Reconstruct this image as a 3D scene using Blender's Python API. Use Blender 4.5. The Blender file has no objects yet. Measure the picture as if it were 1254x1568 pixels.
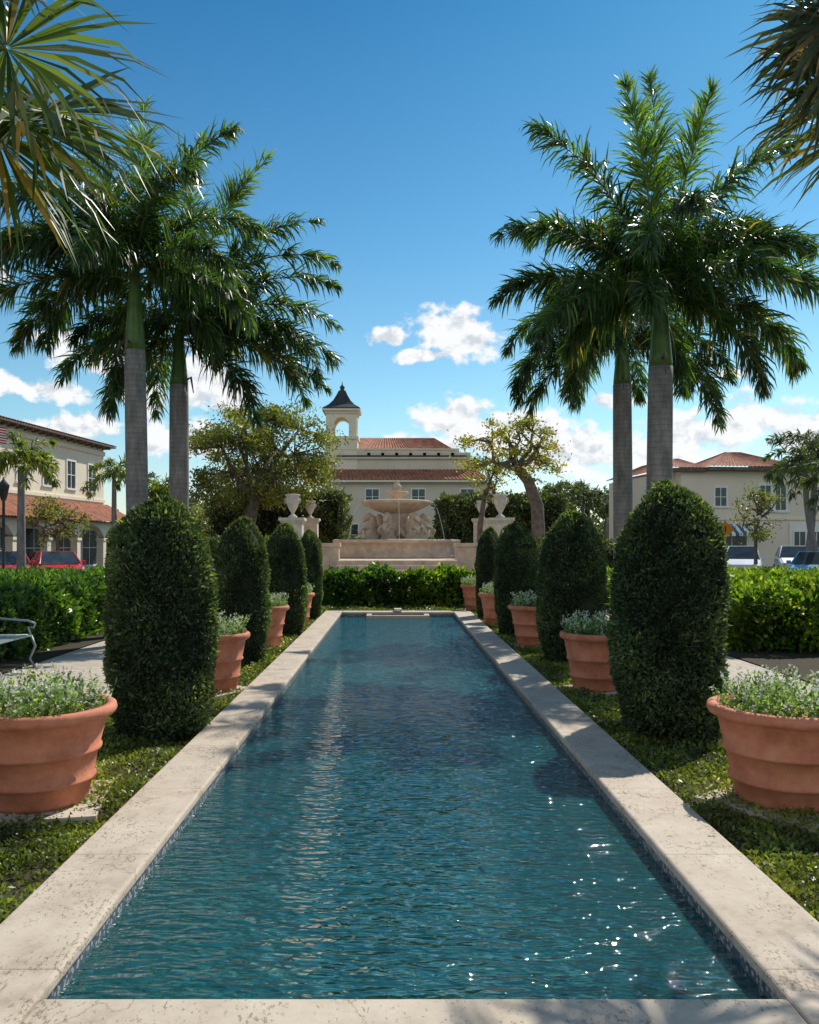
import bpy, math, random
import numpy as np
from mathutils import Vector, Matrix
R = np.random.RandomState(7)
random.seed(7)
scene = bpy.context.scene
COL = scene.collection

# ------------------------------------------------------------------ materials
def new_mat(name):
    m = bpy.data.materials.new(name); m.use_nodes = True
    nt = m.node_tree; nt.nodes.clear()
    out = nt.nodes.new('ShaderNodeOutputMaterial')
    return m, nt, out
def N(nt, t, **kw):
    n = nt.nodes.new(t)
    for k, v in kw.items():
        if k in n.inputs: n.inputs[k].default_value = v
        else: setattr(n, k, v)
    return n
def ramp(nt, fac, stops):
    r = nt.nodes.new('ShaderNodeValToRGB')
    el = r.color_ramp.elements
    while len(el) < len(stops): el.new(0.5)
    for e, (p, c) in zip(el, stops):
        e.position = p; e.color = (*c, 1) if len(c) == 3 else c
    nt.links.new(fac, r.inputs[0]); return r
def simple(name, c1, c2=None, scale=3.0, rough=0.8, bump=0.0, bscale=30, metal=0.0, spec=0.3, detail=6, stain=None):
    m, nt, out = new_mat(name); L = nt.links.new
    b = N(nt, 'ShaderNodeBsdfPrincipled'); b.inputs['Roughness'].default_value = rough
    b.inputs['Metallic'].default_value = metal; b.inputs['Specular IOR Level'].default_value = spec
    geo = N(nt, 'ShaderNodeNewGeometry')
    if c2 is None: c2 = tuple(x*0.8 for x in c1)
    no = N(nt, 'ShaderNodeTexNoise'); no.inputs['Scale'].default_value = scale; no.inputs['Detail'].default_value = detail
    no.inputs['Roughness'].default_value = 0.65
    L(geo.outputs['Position'], no.inputs['Vector'])
    r = ramp(nt, no.outputs['Fac'], [(0.32, c2), (0.66, c1)])
    L(r.outputs[0], b.inputs['Base Color'])
    if bump > 0:
        n2 = N(nt, 'ShaderNodeTexNoise'); n2.inputs['Scale'].default_value = bscale; n2.inputs['Detail'].default_value = 6
        L(geo.outputs['Position'], n2.inputs['Vector'])
        bp = N(nt, 'ShaderNodeBump'); bp.inputs['Strength'].default_value = bump; bp.inputs['Distance'].default_value = 0.02
        L(n2.outputs['Fac'], bp.inputs['Height']); L(bp.outputs[0], b.inputs['Normal'])
    L(b.outputs[0], out.inputs[0]); return m
def leafmat(name, stops, trans=0.3, rough=0.42, clump=1.6, tcol=None, spec=0.4, cmin=0.55):
    m, nt, out = new_mat(name); L = nt.links.new
    at = N(nt, 'ShaderNodeAttribute'); at.attribute_name = 'rnd'
    r = ramp(nt, at.outputs['Fac'], stops)
    geo = N(nt, 'ShaderNodeNewGeometry')
    no = N(nt, 'ShaderNodeTexNoise'); no.inputs['Scale'].default_value = clump; no.inputs['Detail'].default_value = 3
    L(geo.outputs['Position'], no.inputs['Vector'])
    mr = N(nt, 'ShaderNodeMapRange'); mr.inputs['From Min'].default_value = 0.3; mr.inputs['From Max'].default_value = 0.7
    mr.inputs['To Min'].default_value = cmin; mr.inputs['To Max'].default_value = 1.3
    L(no.outputs['Fac'], mr.inputs['Value'])
    mx = N(nt, 'ShaderNodeVectorMath', operation='SCALE'); L(r.outputs[0], mx.inputs[0]); L(mr.outputs[0], mx.inputs['Scale'])
    b = N(nt, 'ShaderNodeBsdfPrincipled'); b.inputs['Roughness'].default_value = rough; b.inputs['Specular IOR Level'].default_value = spec
    L(mx.outputs[0], b.inputs['Base Color'])
    t = N(nt, 'ShaderNodeBsdfTranslucent')
    m2 = N(nt, 'ShaderNodeVectorMath', operation='MULTIPLY'); L(mx.outputs[0], m2.inputs[0]); m2.inputs[1].default_value = tcol or (2.2, 2.4, 0.8)
    L(m2.outputs[0], t.inputs['Color'])
    ms = N(nt, 'ShaderNodeMixShader'); ms.inputs[0].default_value = trans
    L(b.outputs[0], ms.inputs[1]); L(t.outputs[0], ms.inputs[2]); L(ms.outputs[0], out.inputs[0])
    return m

M = {}
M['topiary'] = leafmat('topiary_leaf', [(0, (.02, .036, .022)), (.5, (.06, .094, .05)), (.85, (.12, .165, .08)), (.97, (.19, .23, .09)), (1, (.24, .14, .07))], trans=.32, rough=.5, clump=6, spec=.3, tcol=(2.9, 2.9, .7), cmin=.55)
M['topcore'] = simple('topiary_core', (.025, .03, .015), (.01, .012, .006), 14, .95)
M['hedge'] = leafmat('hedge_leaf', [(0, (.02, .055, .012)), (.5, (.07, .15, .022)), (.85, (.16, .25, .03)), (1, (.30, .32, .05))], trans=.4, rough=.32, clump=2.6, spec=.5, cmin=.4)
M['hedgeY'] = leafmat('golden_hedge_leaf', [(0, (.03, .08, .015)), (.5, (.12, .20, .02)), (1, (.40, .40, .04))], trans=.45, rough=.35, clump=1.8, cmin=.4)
M['hedgeD'] = leafmat('tall_hedge_leaf', [(0, (.035, .05, .018)), (.6, (.10, .125, .04)), (1, (.2, .18, .07))], trans=.3, rough=.5, clump=.9)
M['ground_leaf'] = leafmat('groundcover_leaf', [(0, (.045, .065, .018)), (.4, (.13, .17, .03)), (.75, (.28, .29, .055)), (.9, (.42, .36, .10)), (1, (.34, .14, .07))], trans=.3, rough=.4, clump=3.5, cmin=.35)
M['oak'] = leafmat('oak_leaf', [(0, (.06, .08, .02)), (.5, (.13, .15, .04)), (.85, (.25, .22, .06)), (1, (.3, .17, .06))], trans=.42, rough=.45, clump=.9, cmin=.45)
M['almond'] = leafmat('yellowing_leaf', [(0, (.08, .10, .02)), (.5, (.22, .21, .03)), (.85, (.42, .32, .05)), (1, (.38, .16, .04))], trans=.42, rough=.45, clump=.7)
M['frond'] = leafmat('palm_leaflet', [(0, (.02, .042, .02)), (.55, (.055, .095, .034)), (.9, (.14, .21, .05)), (.93, (.18, .25, .05)), (1, (.36, .21, .08))], trans=.32, rough=.35, clump=1.6, spec=.5, tcol=(2.5, 3.1, .6), cmin=.45)
M['frondY'] = leafmat('young_palm_leaflet', [(0, (.05, .09, .02)), (.6, (.16, .19, .03)), (1, (.38, .3, .07))], trans=.45, rough=.4, clump=1)
M['fan'] = leafmat('fan_palm_segment', [(0, (.035, .06, .02)), (.6, (.10, .145, .035)), (.9, (.19, .21, .055)), (1, (.38, .23, .07))], trans=.42, rough=.38, clump=1.5, spec=.5)
M['fanD'] = leafmat('old_fan_palm_segment', [(0, (.035, .05, .022)), (.6, (.08, .095, .045)), (1, (.28, .19, .09))], trans=.28, rough=.45, clump=1.5)
M['flower_leaf'] = leafmat('pot_plant_leaf', [(0, (.05, .11, .03)), (.5, (.15, .25, .08)), (1, (.34, .40, .22))], trans=.38, rough=.5, clump=6, cmin=.4)
M['petal'] = leafmat('white_petal', [(0, (.6, .6, .55)), (1, (.75, .75, .7))], trans=.3, rough=.6, clump=6, tcol=(1, 1, .9), cmin=.9)
M['far_leaf'] = leafmat('distant_leaf', [(0, (.045, .065, .03)), (.6, (.09, .12, .05)), (1, (.17, .17, .07))], trans=.3, rough=.6, clump=.3)
M['shaft'] = simple('crownshaft_green', (.10, .18, .04), (.045, .10, .02), 4, .35, .1, 8)
M['rachis'] = simple('rachis_green', (.16, .19, .06), (.10, .12, .04), 6, .5)
M['bark'] = simple('bark', (.19, .15, .12), (.08, .06, .05), 5, .9, .8, 18)
M['stone'] = simple('fountain_stone', (.68, .52, .38), (.42, .31, .23), 2.5, .85, .4, 12)
M['urnst'] = simple('urn_stone', (.62, .55, .47), (.42, .37, .32), 5, .85, .3, 20)
M['stucco'] = simple('cream_stucco', (.68, .60, .47), (.59, .51, .39), .5, .9, .15, 10)
M['stuccoL'] = simple('pale_stucco', (.80, .71, .56), (.72, .63, .49), .4, .9, .1, 10)
M['stuccoP'] = simple('pink_stucco', (.80, .68, .54), (.73, .61, .48), .4, .9, .1, 10)
M['trim'] = simple('white_trim', (.8, .79, .75), (.72, .71, .67), 2, .6)
M['glass'] = simple('window_glass', (.05, .07, .075), (.02, .03, .035), 1.5, .12, spec=.6)
M['slate'] = simple('dark_slate', (.055, .058, .065), (.03, .032, .036), 2, .6, .3, 8)
M['tile'] = simple('terracotta_roof_tile', (.46, .18, .10), (.17, .07, .045), 2.2, .85, .3, 8)
M['dark'] = simple('dark_interior', (.03, .028, .025), None, 2, .9)
M['metal'] = simple('grey_green_painted_iron', (.32, .40, .38), (.22, .29, .28), 8, .45, metal=.3)
M['tyre'] = simple('tyre_rubber', (.02, .02, .02), None, 8, .8)
M['chrome'] = simple('chrome', (.6, .6, .62), None, 8, .2, metal=.9)
M['soil'] = simple('soil', (.07, .055, .03), (.03, .028, .015), 9, .95, .8, 40)
M['asphalt'] = simple('asphalt', (.06, .06, .06), (.045, .045, .045), 1.5, .9, .2, 60)
M['lawn'] = simple('ground', (.07, .10, .03), (.045, .065, .02), .7, .95, .5, 12)
M['floor'] = simple('pool_floor', (.08, .28, .24), (.02, .11, .10), 1.1, .5, detail=5)

def terracotta():
    m, nt, out = new_mat('terracotta'); L = nt.links.new
    geo = N(nt, 'ShaderNodeNewGeometry')
    a = N(nt, 'ShaderNodeTexNoise'); a.inputs['Scale'].default_value = 5; a.inputs['Detail'].default_value = 8; a.inputs['Roughness'].default_value = .7
    L(geo.outputs['Position'], a.inputs['Vector'])
    r = ramp(nt, a.outputs['Fac'], [(.25, (.34, .10, .05)), (.5, (.56, .19, .10)), (.72, (.64, .27, .155)), (.88, (.66, .42, .30))])
    b = N(nt, 'ShaderNodeBsdfPrincipled'); b.inputs['Roughness'].default_value = .78
    n2 = N(nt, 'ShaderNodeTexNoise'); n2.inputs['Scale'].default_value = 40; n2.inputs['Detail'].default_value = 5
    L(geo.outputs['Position'], n2.inputs['Vector'])
    bp = N(nt, 'ShaderNodeBump'); bp.inputs['Strength'].default_value = .25; bp.inputs['Distance'].default_value = .01
    L(n2.outputs['Fac'], bp.inputs['Height']); L(bp.outputs[0], b.inputs['Normal'])
    L(r.outputs[0], b.inputs['Base Color']); L(b.outputs[0], out.inputs[0]); return m
M['terra'] = terracotta()

def coping():
    m, nt, out = new_mat('coral_stone_coping'); L = nt.links.new
    geo = N(nt, 'ShaderNodeNewGeometry')
    a = N(nt, 'ShaderNodeTexNoise'); a.inputs['Scale'].default_value = 3.2; a.inputs['Detail'].default_value = 10; a.inputs['Roughness'].default_value = .75
    L(geo.outputs['Position'], a.inputs['Vector'])
    r = ramp(nt, a.outputs['Fac'], [(.25, (.31, .25, .19)), (.45, (.48, .40, .315)), (.72, (.60, .52, .42))])
    v = N(nt, 'ShaderNodeTexNoise'); v.inputs['Scale'].default_value = 75; v.inputs['Detail'].default_value = 4; v.inputs['Roughness'].default_value = .6
    mp = N(nt, 'ShaderNodeMapping'); mp.inputs['Scale'].default_value = (1, .5, 1)
    L(geo.outputs['Position'], mp.inputs['Vector']); L(mp.outputs[0], v.inputs['Vector'])
    pt = N(nt, 'ShaderNodeTexNoise'); pt.inputs['Scale'].default_value = 3.7; pt.inputs['Detail'].default_value = 3; L(geo.outputs['Position'], pt.inputs['Vector'])
    sm = N(nt, 'ShaderNodeMath', operation='MULTIPLY_ADD'); L(pt.outputs['Fac'], sm.inputs[0]); sm.inputs[1].default_value = .45; L(v.outputs['Fac'], sm.inputs[2])
    pr = ramp(nt, sm.outputs[0], [(.54, (.58, .54, .48)), (.64, (1, 1, 1))])
    mx = N(nt, 'ShaderNodeVectorMath', operation='MULTIPLY'); L(r.outputs[0], mx.inputs[0]); L(pr.outputs[0], mx.inputs[1])
    vc = N(nt, 'ShaderNodeTexVoronoi'); vc.feature = 'DISTANCE_TO_EDGE'; vc.inputs['Scale'].default_value = .8
    dn = N(nt, 'ShaderNodeTexNoise'); dn.inputs['Scale'].default_value = 4; dn.inputs['Detail'].default_value = 6; L(geo.outputs['Position'], dn.inputs['Vector'])
    av = N(nt, 'ShaderNodeVectorMath', operation='MULTIPLY_ADD'); L(dn.outputs['Color'], av.inputs[0]); av.inputs[1].default_value = (.5, .5, .5); L(geo.outputs['Position'], av.inputs[2])
    L(av.outputs[0], vc.inputs['Vector'])
    ck = ramp(nt, vc.outputs['Distance'], [(.0, (.68, .64, .58)), (.006, (1, 1, 1))])
    mx2 = N(nt, 'ShaderNodeVectorMath', operation='MULTIPLY'); L(mx.outputs[0], mx2.inputs[0]); L(ck.outputs[0], mx2.inputs[1])
    # tight mortar joints every 1.22 m along the pool
    sp = N(nt, 'ShaderNodeSeparateXYZ'); L(geo.outputs['Position'], sp.inputs[0])
    wob = N(nt, 'ShaderNodeMath', operation='MULTIPLY_ADD'); L(dn.outputs['Fac'], wob.inputs[0]); wob.inputs[1].default_value = .012; L(sp.outputs[1], wob.inputs[2])
    of = N(nt, 'ShaderNodeMath', operation='ADD'); L(wob.outputs[0], of.inputs[0]); of.inputs[1].default_value = -3.3
    pp = N(nt, 'ShaderNodeMath', operation='PINGPONG'); L(of.outputs[0], pp.inputs[0]); pp.inputs[1].default_value = .61
    jr = ramp(nt, pp.outputs[0], [(.0018, (.55, .5, .44)), (.005, (1, 1, 1))])
    mx3 = N(nt, 'ShaderNodeVectorMath', operation='MULTIPLY'); L(mx2.outputs[0], mx3.inputs[0]); L(jr.outputs[0], mx3.inputs[1])
    b = N(nt, 'ShaderNodeBsdfPrincipled'); b.inputs['Roughness'].default_value = .8; b.inputs['Specular IOR Level'].default_value = .3
    bp = N(nt, 'ShaderNodeBump'); bp.inputs['Strength'].default_value = .6; bp.inputs['Distance'].default_value = .006
    L(pr.outputs[0], bp.inputs['Height']); L(bp.outputs[0], b.inputs['Normal'])
    L(mx3.outputs[0], b.inputs['Base Color']); L(b.outputs[0], out.inputs[0]); return m
M['coping'] = coping()

def paving():
    m, nt, out = new_mat('paving'); L = nt.links.new
    geo = N(nt, 'ShaderNodeNewGeometry')
    br = N(nt, 'ShaderNodeTexBrick'); br.inputs['Scale'].default_value = 1.6
    br.inputs['Color1'].default_value = (.50, .43, .35, 1); br.inputs['Color2'].default_value = (.42, .36, .29, 1); br.inputs['Mortar'].default_value = (.25, .21, .17, 1)
    br.inputs['Mortar Size'].default_value = .01
    L(geo.outputs['Position'], br.inputs['Vector'])
    b = N(nt, 'ShaderNodeBsdfPrincipled'); b.inputs['Roughness'].default_value = .85
    L(br.outputs[0], b.inputs['Base Color']); L(b.outputs[0], out.inputs[0]); return m
M['paving'] = paving()

def mosaic():
    m, nt, out = new_mat('pool_mosaic_tile'); L = nt.links.new
    geo = N(nt, 'ShaderNodeNewGeometry')
    v = N(nt, 'ShaderNodeTexVoronoi'); v.inputs['Scale'].default_value = 36
    L(geo.outputs['Position'], v.inputs['Vector'])
    r = ramp(nt, v.outputs['Distance'], [(.0, (.36, .37, .37)), (.40, (.30, .31, .31)), (.48, (.07, .10, .13)), (1, (.05, .08, .11))])
    b = N(nt, 'ShaderNodeBsdfPrincipled'); b.inputs['Roughness'].default_value = .35
    L(r.outputs[0], b.inputs['Base Color']); L(b.outputs[0], out.inputs[0]); return m
M['mosaic'] = mosaic()

def palm_trunk():
    m, nt, out = new_mat('ringed_palm_trunk'); L = nt.links.new
    tc = N(nt, 'ShaderNodeNewGeometry')
    w = N(nt, 'ShaderNodeTexWave'); w.bands_direction = 'Z'; w.inputs['Scale'].default_value = 3.4; w.inputs['Distortion'].default_value = 1.2
    w.inputs['Detail'].default_value = 3; w.inputs['Detail Scale'].default_value = .6; w.wave_profile = 'SAW'
    L(tc.outputs['Position'], w.inputs['Vector'])
    no = N(nt, 'ShaderNodeTexNoise'); no.inputs['Scale'].default_value = 4; no.inputs['Detail'].default_value = 9; no.inputs['Roughness'].default_value = .75
    mpp = N(nt, 'ShaderNodeMapping'); mpp.inputs['Scale'].default_value = (1.6, 1.6, .5); L(tc.outputs['Position'], mpp.inputs[0]); L(mpp.outputs[0], no.inputs['Vector'])
    r = ramp(nt, no.outputs['Fac'], [(.3, (.11, .10, .10)), (.52, (.23, .21, .20)), (.72, (.36, .33, .31))])
    r2 = ramp(nt, w.outputs['Fac'], [(0, (.5, .48, .45)), (.14, (1, 1, 1)), (1, (.88, .88, .88))])
    mx = N(nt, 'ShaderNodeVectorMath', operation='MULTIPLY'); L(r.outputs[0], mx.inputs[0]); L(r2.outputs[0], mx.inputs[1])
    b = N(nt, 'ShaderNodeBsdfPrincipled'); b.inputs['Roughness'].default_value = .85
    bp = N(nt, 'ShaderNodeBump'); bp.inputs['Strength'].default_value = .6; bp.inputs['Distance'].default_value = .02
    L(w.outputs['Fac'], bp.inputs['Height']); L(bp.outputs[0], b.inputs['Normal'])
    L(mx.outputs[0], b.inputs['Base Color']); L(b.outputs[0], out.inputs[0]); return m
M['ptrunk'] = palm_trunk()

def water():
    m, nt, out = new_mat('pool_water'); L = nt.links.new
    geo = N(nt, 'ShaderNodeNewGeometry')
    mp = N(nt, 'ShaderNodeMapping'); mp.inputs['Scale'].default_value = (.42, 1, 1); mp.inputs['Rotation'].default_value = (0, 0, math.radians(10))
    L(geo.outputs['Position'], mp.inputs['Vector'])
    n1 = N(nt, 'ShaderNodeTexNoise'); n1.inputs['Scale'].default_value = 20; n1.inputs['Detail'].default_value = 1.5; n1.inputs['Distortion'].default_value = .3
    L(mp.outputs[0], n1.inputs['Vector'])
    mp2 = N(nt, 'ShaderNodeMapping'); mp2.inputs['Scale'].default_value = (.35, 1, 1); mp2.inputs['Rotation'].default_value = (0, 0, math.radians(-16))
    L(geo.outputs['Position'], mp2.inputs['Vector'])
    n2 = N(nt, 'ShaderNodeTexNoise'); n2.inputs['Scale'].default_value = 6; n2.inputs['Detail'].default_value = 2
    L(mp2.outputs[0], n2.inputs['Vector'])
    ad = N(nt, 'ShaderNodeMath', operation='MULTIPLY_ADD'); L(n2.outputs['Fac'], ad.inputs[0]); ad.inputs[1].default_value = 1.1; L(n1.outputs['Fac'], ad.inputs[2])
    bp = N(nt, 'ShaderNodeBump'); bp.inputs['Strength'].default_value = 1.0; bp.inputs['Distance'].default_value = .042
    L(ad.outputs[0], bp.inputs['Height'])
    fr = N(nt, 'ShaderNodeFresnel'); fr.inputs['IOR'].default_value = 1.85; L(bp.outputs[0], fr.inputs['Normal'])
    gl = N(nt, 'ShaderNodeBsdfGlossy'); gl.inputs['Roughness'].default_value = .02; gl.inputs['Color'].default_value = (1, 1, 1, 1); L(bp.outputs[0], gl.inputs['Normal'])
    tr = N(nt, 'ShaderNodeBsdfTransparent'); tr.inputs['Color'].default_value = (.70, .93, .88, 1)
    df = N(nt, 'ShaderNodeBsdfDiffuse'); df.inputs['Color'].default_value = (.03, .19, .20, 1); L(bp.outputs[0], df.inputs['Normal'])
    m0 = N(nt, 'ShaderNodeMixShader'); m0.inputs[0].default_value = .35; L(tr.outputs[0], m0.inputs[1]); L(df.outputs[0], m0.inputs[2])
    ms = N(nt, 'ShaderNodeMixShader'); L(fr.outputs[0], ms.inputs[0]); L(m0.outputs[0], ms.inputs[1]); L(gl.outputs[0], ms.inputs[2])
    L(ms.outputs[0], out.inputs[0]); return m
M['water'] = water()
def clearwater():
    m, nt, out = new_mat('falling_water'); L = nt.links.new
    b = N(nt, 'ShaderNodeBsdfPrincipled'); b.inputs['Base Color'].default_value = (.8, .85, .88, 1); b.inputs['Roughness'].default_value = .2; b.inputs['Alpha'].default_value = .35
    L(b.outputs[0], out.inputs[0]); return m
M['jet'] = clearwater()

# ------------------------------------------------------------------ mesh helpers
class MB:
    def __init__(s): s.v = []; s.f = []; s.m = []; s.s = []
    def add(s, V, F, m=0, smooth=False):
        o = len(s.v); s.v += [tuple(p) for p in V]
        for f in F: s.f.append([i+o for i in f]); s.m.append(m); s.s.append(smooth)
    def box(s, x0, x1, y0, y1, z0, z1, m=0):
        V = [(x0,y0,z0),(x1,y0,z0),(x1,y1,z0),(x0,y1,z0),(x0,y0,z1),(x1,y0,z1),(x1,y1,z1),(x0,y1,z1)]
        s.add(V, [(0,3,2,1),(4,5,6,7),(0,1,5,4),(1,2,6,5),(2,3,7,6),(3,0,4,7)], m)
    def lathe(s, prof, c=(0,0,0), seg=32, m=0, smooth=True, lobes=0, la=0):
        V = []; n = len(prof)
        for r, z in prof:
            for k in range(seg):
                a = 2*math.pi*k/seg; rr = r*(1+la*abs(math.cos(a*lobes/2))) if lobes else r
                V.append((c[0]+rr*math.cos(a), c[1]+rr*math.sin(a), c[2]+z))
        F = []
        for i in range(n-1):
            for k in range(seg):
                F.append((i*seg+k, i*seg+(k+1)%seg, (i+1)*seg+(k+1)%seg, (i+1)*seg+k))
        F.append(list(range(seg))[::-1]); F.append([(n-1)*seg+k for k in range(seg)])
        s.add(V, F, m, smooth)
    def tube(s, pts, rad, seg=8, m=0):
        pts = [Vector(p) for p in pts]; V = []; F = []; n = len(pts)
        for i, p in enumerate(pts):
            t = (pts[min(i+1, n-1)]-pts[max(i-1, 0)]).normalized()
            a = t.cross(Vector((0, 0, 1))) if abs(t.z) < .9 else t.cross(Vector((1, 0, 0)))
            if a.length < 1e-6: a = Vector((1, 0, 0))
            a.normalize(); b = t.cross(a)
            if i and a.dot(pa) < 0: a = -a; b = -b
            pa = a
            r = rad[i] if hasattr(rad, '__len__') else rad
            for k in range(seg):
                q = 2*math.pi*k/seg; V.append(p+a*r*math.cos(q)+b*r*math.sin(q))
        for i in range(n-1):
            for k in range(seg):
                F.append((i*seg+k, i*seg+(k+1)%seg, (i+1)*seg+(k+1)%seg, (i+1)*seg+k))
        F.append(list(range(seg))[::-1]); F.append([(n-1)*seg+k for k in range(seg)])
        s.add(V, F, m, True)
    def obj(s, name, mats, parent=None, bevel=0):
        me = bpy.data.meshes.new(name); me.from_pydata(s.v, [], s.f)
        for k in mats: me.materials.append(M[k] if isinstance(k, str) else k)
        me.polygons.foreach_set('material_index', s.m); me.polygons.foreach_set('use_smooth', s.s)
        me.update()
        o = bpy.data.objects.new(name, me); COL.objects.link(o)
        if parent: o.parent = parent
        if bevel:
            b = o.modifiers.new('bevel', 'BEVEL'); b.width = bevel; b.segments = 3; b.limit_method = 'ANGLE'
        return o
def empty(name, loc=(0,0,0), rz=0):
    e = bpy.data.objects.new(name, None); COL.objects.link(e); e.location = loc; e.rotation_euler = (0,0,rz); e.empty_display_size = .2
    return e
def np_obj(name, V, F, rnd, mat, parent=None):
    me = bpy.data.meshes.new(name)
    V = np.asarray(V, dtype=np.float32); F = np.asarray(F, dtype=np.int32)
    me.vertices.add(len(V)); me.vertices.foreach_set('co', V.ravel())
    me.loops.add(F.size); me.loops.foreach_set('vertex_index', F.ravel())
    me.polygons.add(len(F)); me.polygons.foreach_set('loop_start', np.arange(0, F.size, 4, dtype=np.int32))
    me.update(calc_edges=True)
    at = me.attributes.new('rnd', 'FLOAT', 'FACE'); at.data.foreach_set('value', np.asarray(rnd, dtype=np.float32))
    me.materials.append(M[mat])
    o = bpy.data.objects.new(name, me); COL.objects.link(o)
    if parent: o.parent = parent
    return o
def nrm(a): return a/np.maximum(np.linalg.norm(a, axis=1, keepdims=True), 1e-9)
def leaves(P, D, L, W, rng=R):
    n = len(P); D = nrm(D); S = nrm(np.cross(D, rng.normal(size=(n, 3))))
    L = np.broadcast_to(np.asarray(L, float), (n,))[:, None]; W = np.broadcast_to(np.asarray(W, float), (n,))[:, None]
    V = np.stack([P, P+D*L*.5+S*W*.5, P+D*L, P+D*L*.5-S*W*.5], 1).reshape(-1, 3)
    F = np.arange(4*n).reshape(-1, 4)
    return V, F
def blades(PL, S, W, w):
    n = len(PL[0]); S = nrm(S); W = np.broadcast_to(np.asarray(W, float), (n,))[:, None]*.5; k = len(PL)
    V = np.stack(sum([[P-S*W*a, P+S*W*a] for P, a in zip(PL, w)], []), 1).reshape(-1, 3)
    b = np.arange(n)[:, None]*2*k
    F = np.concatenate([b+np.array([[2*i, 2*i+1, 2*i+3, 2*i+2]]) for i in range(k-1)], 1).reshape(-1, 4)
    return V, F

# ------------------------------------------------------------------ world, sun, camera
AZ, EL = math.radians(36), math.radians(47)
w = bpy.data.worlds.new('World'); scene.world = w; w.use_nodes = True
nt = w.node_tree; nt.nodes.clear(); L = nt.links.new
out = N(nt, 'ShaderNodeOutputWorld'); bg = N(nt, 'ShaderNodeBackground'); bg.inputs[1].default_value = .1
sky = N(nt, 'ShaderNodeTexSky'); sky.sky_type = 'NISHITA'; sky.sun_disc = False
sky.sun_elevation = EL; sky.sun_rotation = AZ; sky.altitude = 0; sky.air_density = 1.0; sky.dust_density = .4; sky.ozone_density = 2.0
tc = N(nt, 'ShaderNodeTexCoord'); sep = N(nt, 'ShaderNodeSeparateXYZ'); L(tc.outputs['Generated'], sep.inputs[0])
az = N(nt, 'ShaderNodeMath', operation='ARCTAN2'); L(sep.outputs[0], az.inputs[0]); L(sep.outputs[1], az.inputs[1])
el = N(nt, 'ShaderNodeMath', operation='ARCSINE'); L(sep.outputs[2], el.inputs[0])
tint = ramp(nt, el.outputs[0], [(0, (1.3, 1.25, 1.25)), (.15, (.95, 1.3, 1.27)), (.36, (.50, 1.04, 1.18)), (.58, (.22, .76, 1.0)), (1, (.4, .88, 1.05))])
hs = N(nt, 'ShaderNodeVectorMath', operation='MULTIPLY'); L(sky.outputs[0], hs.inputs[0]); L(tint.outputs[0], hs.inputs[1])
cmb = N(nt, 'ShaderNodeCombineXYZ'); L(az.outputs[0], cmb.inputs[0]); L(el.outputs[0], cmb.inputs[1])
CL = [(.065, .248, .042, .028), (.085, .232, .04, .020), (-.008, .238, .022, .010), (.03, .218, .04, .007),
      (-.33, .205, .05, .018), (-.37, .22, .03, .010), (-.222, .188, .030, .045), (-.20, .168, .03, .022), (-.38, .165, .04, .012), (-.43, .17, .03, .012), (-.455, .28, .03, .018), (-.29, .165, .03, .018),
      (-.135, .24, .03, .014), (.07, .145, .045, .026), (.11, .13, .05, .026), (.17, .125, .05, .026), (.03, .11, .06, .02), (.215, .105, .07, .03), (.20, .335, .012, .006), (-.35, .13, .05, .014),
      (.33, .118, .05, .028), (.40, .135, .05, .022), (.46, .12, .05, .024), (.28, .10, .05, .022), (.37, .185, .02, .005), (-.45, .11, .06, .02), (-.25, .12, .06, .02), (.26, .16, .03, .008),
      (1.1, .2, .3, .08), (-1.1, .25, .35, .1), (2.5, .45, .6, .28), (-2.4, .5, .6, .3), (-1.8, .2, .3, .1)]  # includes two broad unseen clouds behind the camera, added to fill shadows
prev = None
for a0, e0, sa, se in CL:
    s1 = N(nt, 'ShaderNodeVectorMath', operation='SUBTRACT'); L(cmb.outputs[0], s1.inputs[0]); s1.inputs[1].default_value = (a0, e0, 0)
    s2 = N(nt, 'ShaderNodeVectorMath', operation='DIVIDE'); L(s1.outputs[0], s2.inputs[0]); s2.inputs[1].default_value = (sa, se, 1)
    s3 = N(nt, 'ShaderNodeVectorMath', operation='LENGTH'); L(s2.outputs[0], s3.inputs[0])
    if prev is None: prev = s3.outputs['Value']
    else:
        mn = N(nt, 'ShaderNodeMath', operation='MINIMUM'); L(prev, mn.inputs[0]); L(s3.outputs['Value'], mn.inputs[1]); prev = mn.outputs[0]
inv = N(nt, 'ShaderNodeMath', operation='SUBTRACT'); inv.inputs[0].default_value = 1.25; L(prev, inv.inputs[1])
cmx = N(nt, 'ShaderNodeMath', operation='MAXIMUM'); L(inv.outputs[0], cmx.inputs[0]); cmx.inputs[1].default_value = -1.0
mp = N(nt, 'ShaderNodeMapping'); mp.inputs['Scale'].default_value = (1, 1.25, 1); L(cmb.outputs[0], mp.inputs[0])
n1 = N(nt, 'ShaderNodeTexNoise'); n1.inputs['Scale'].default_value = 30; n1.inputs['Detail'].default_value = 9; n1.inputs['Roughness'].default_value = .58; n1.inputs['Distortion'].default_value = .15
L(mp.outputs[0], n1.inputs['Vector'])
na = N(nt, 'ShaderNodeMath', operation='SUBTRACT'); L(n1.outputs['Fac'], na.inputs[0]); na.inputs[1].default_value = .5
nb = N(nt, 'ShaderNodeMath', operation='MULTIPLY_ADD'); L(na.outputs[0], nb.inputs[0]); nb.inputs[1].default_value = 3.3; L(cmx.outputs[0], nb.inputs[2])
dens = N(nt, 'ShaderNodeMapRange'); dens.interpolation_type = 'SMOOTHSTEP'; L(nb.outputs[0], dens.inputs['Value'])
dens.inputs['From Min'].default_value = .0; dens.inputs['From Max'].default_value = .6; dens.inputs['To Max'].default_value = .98
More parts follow.
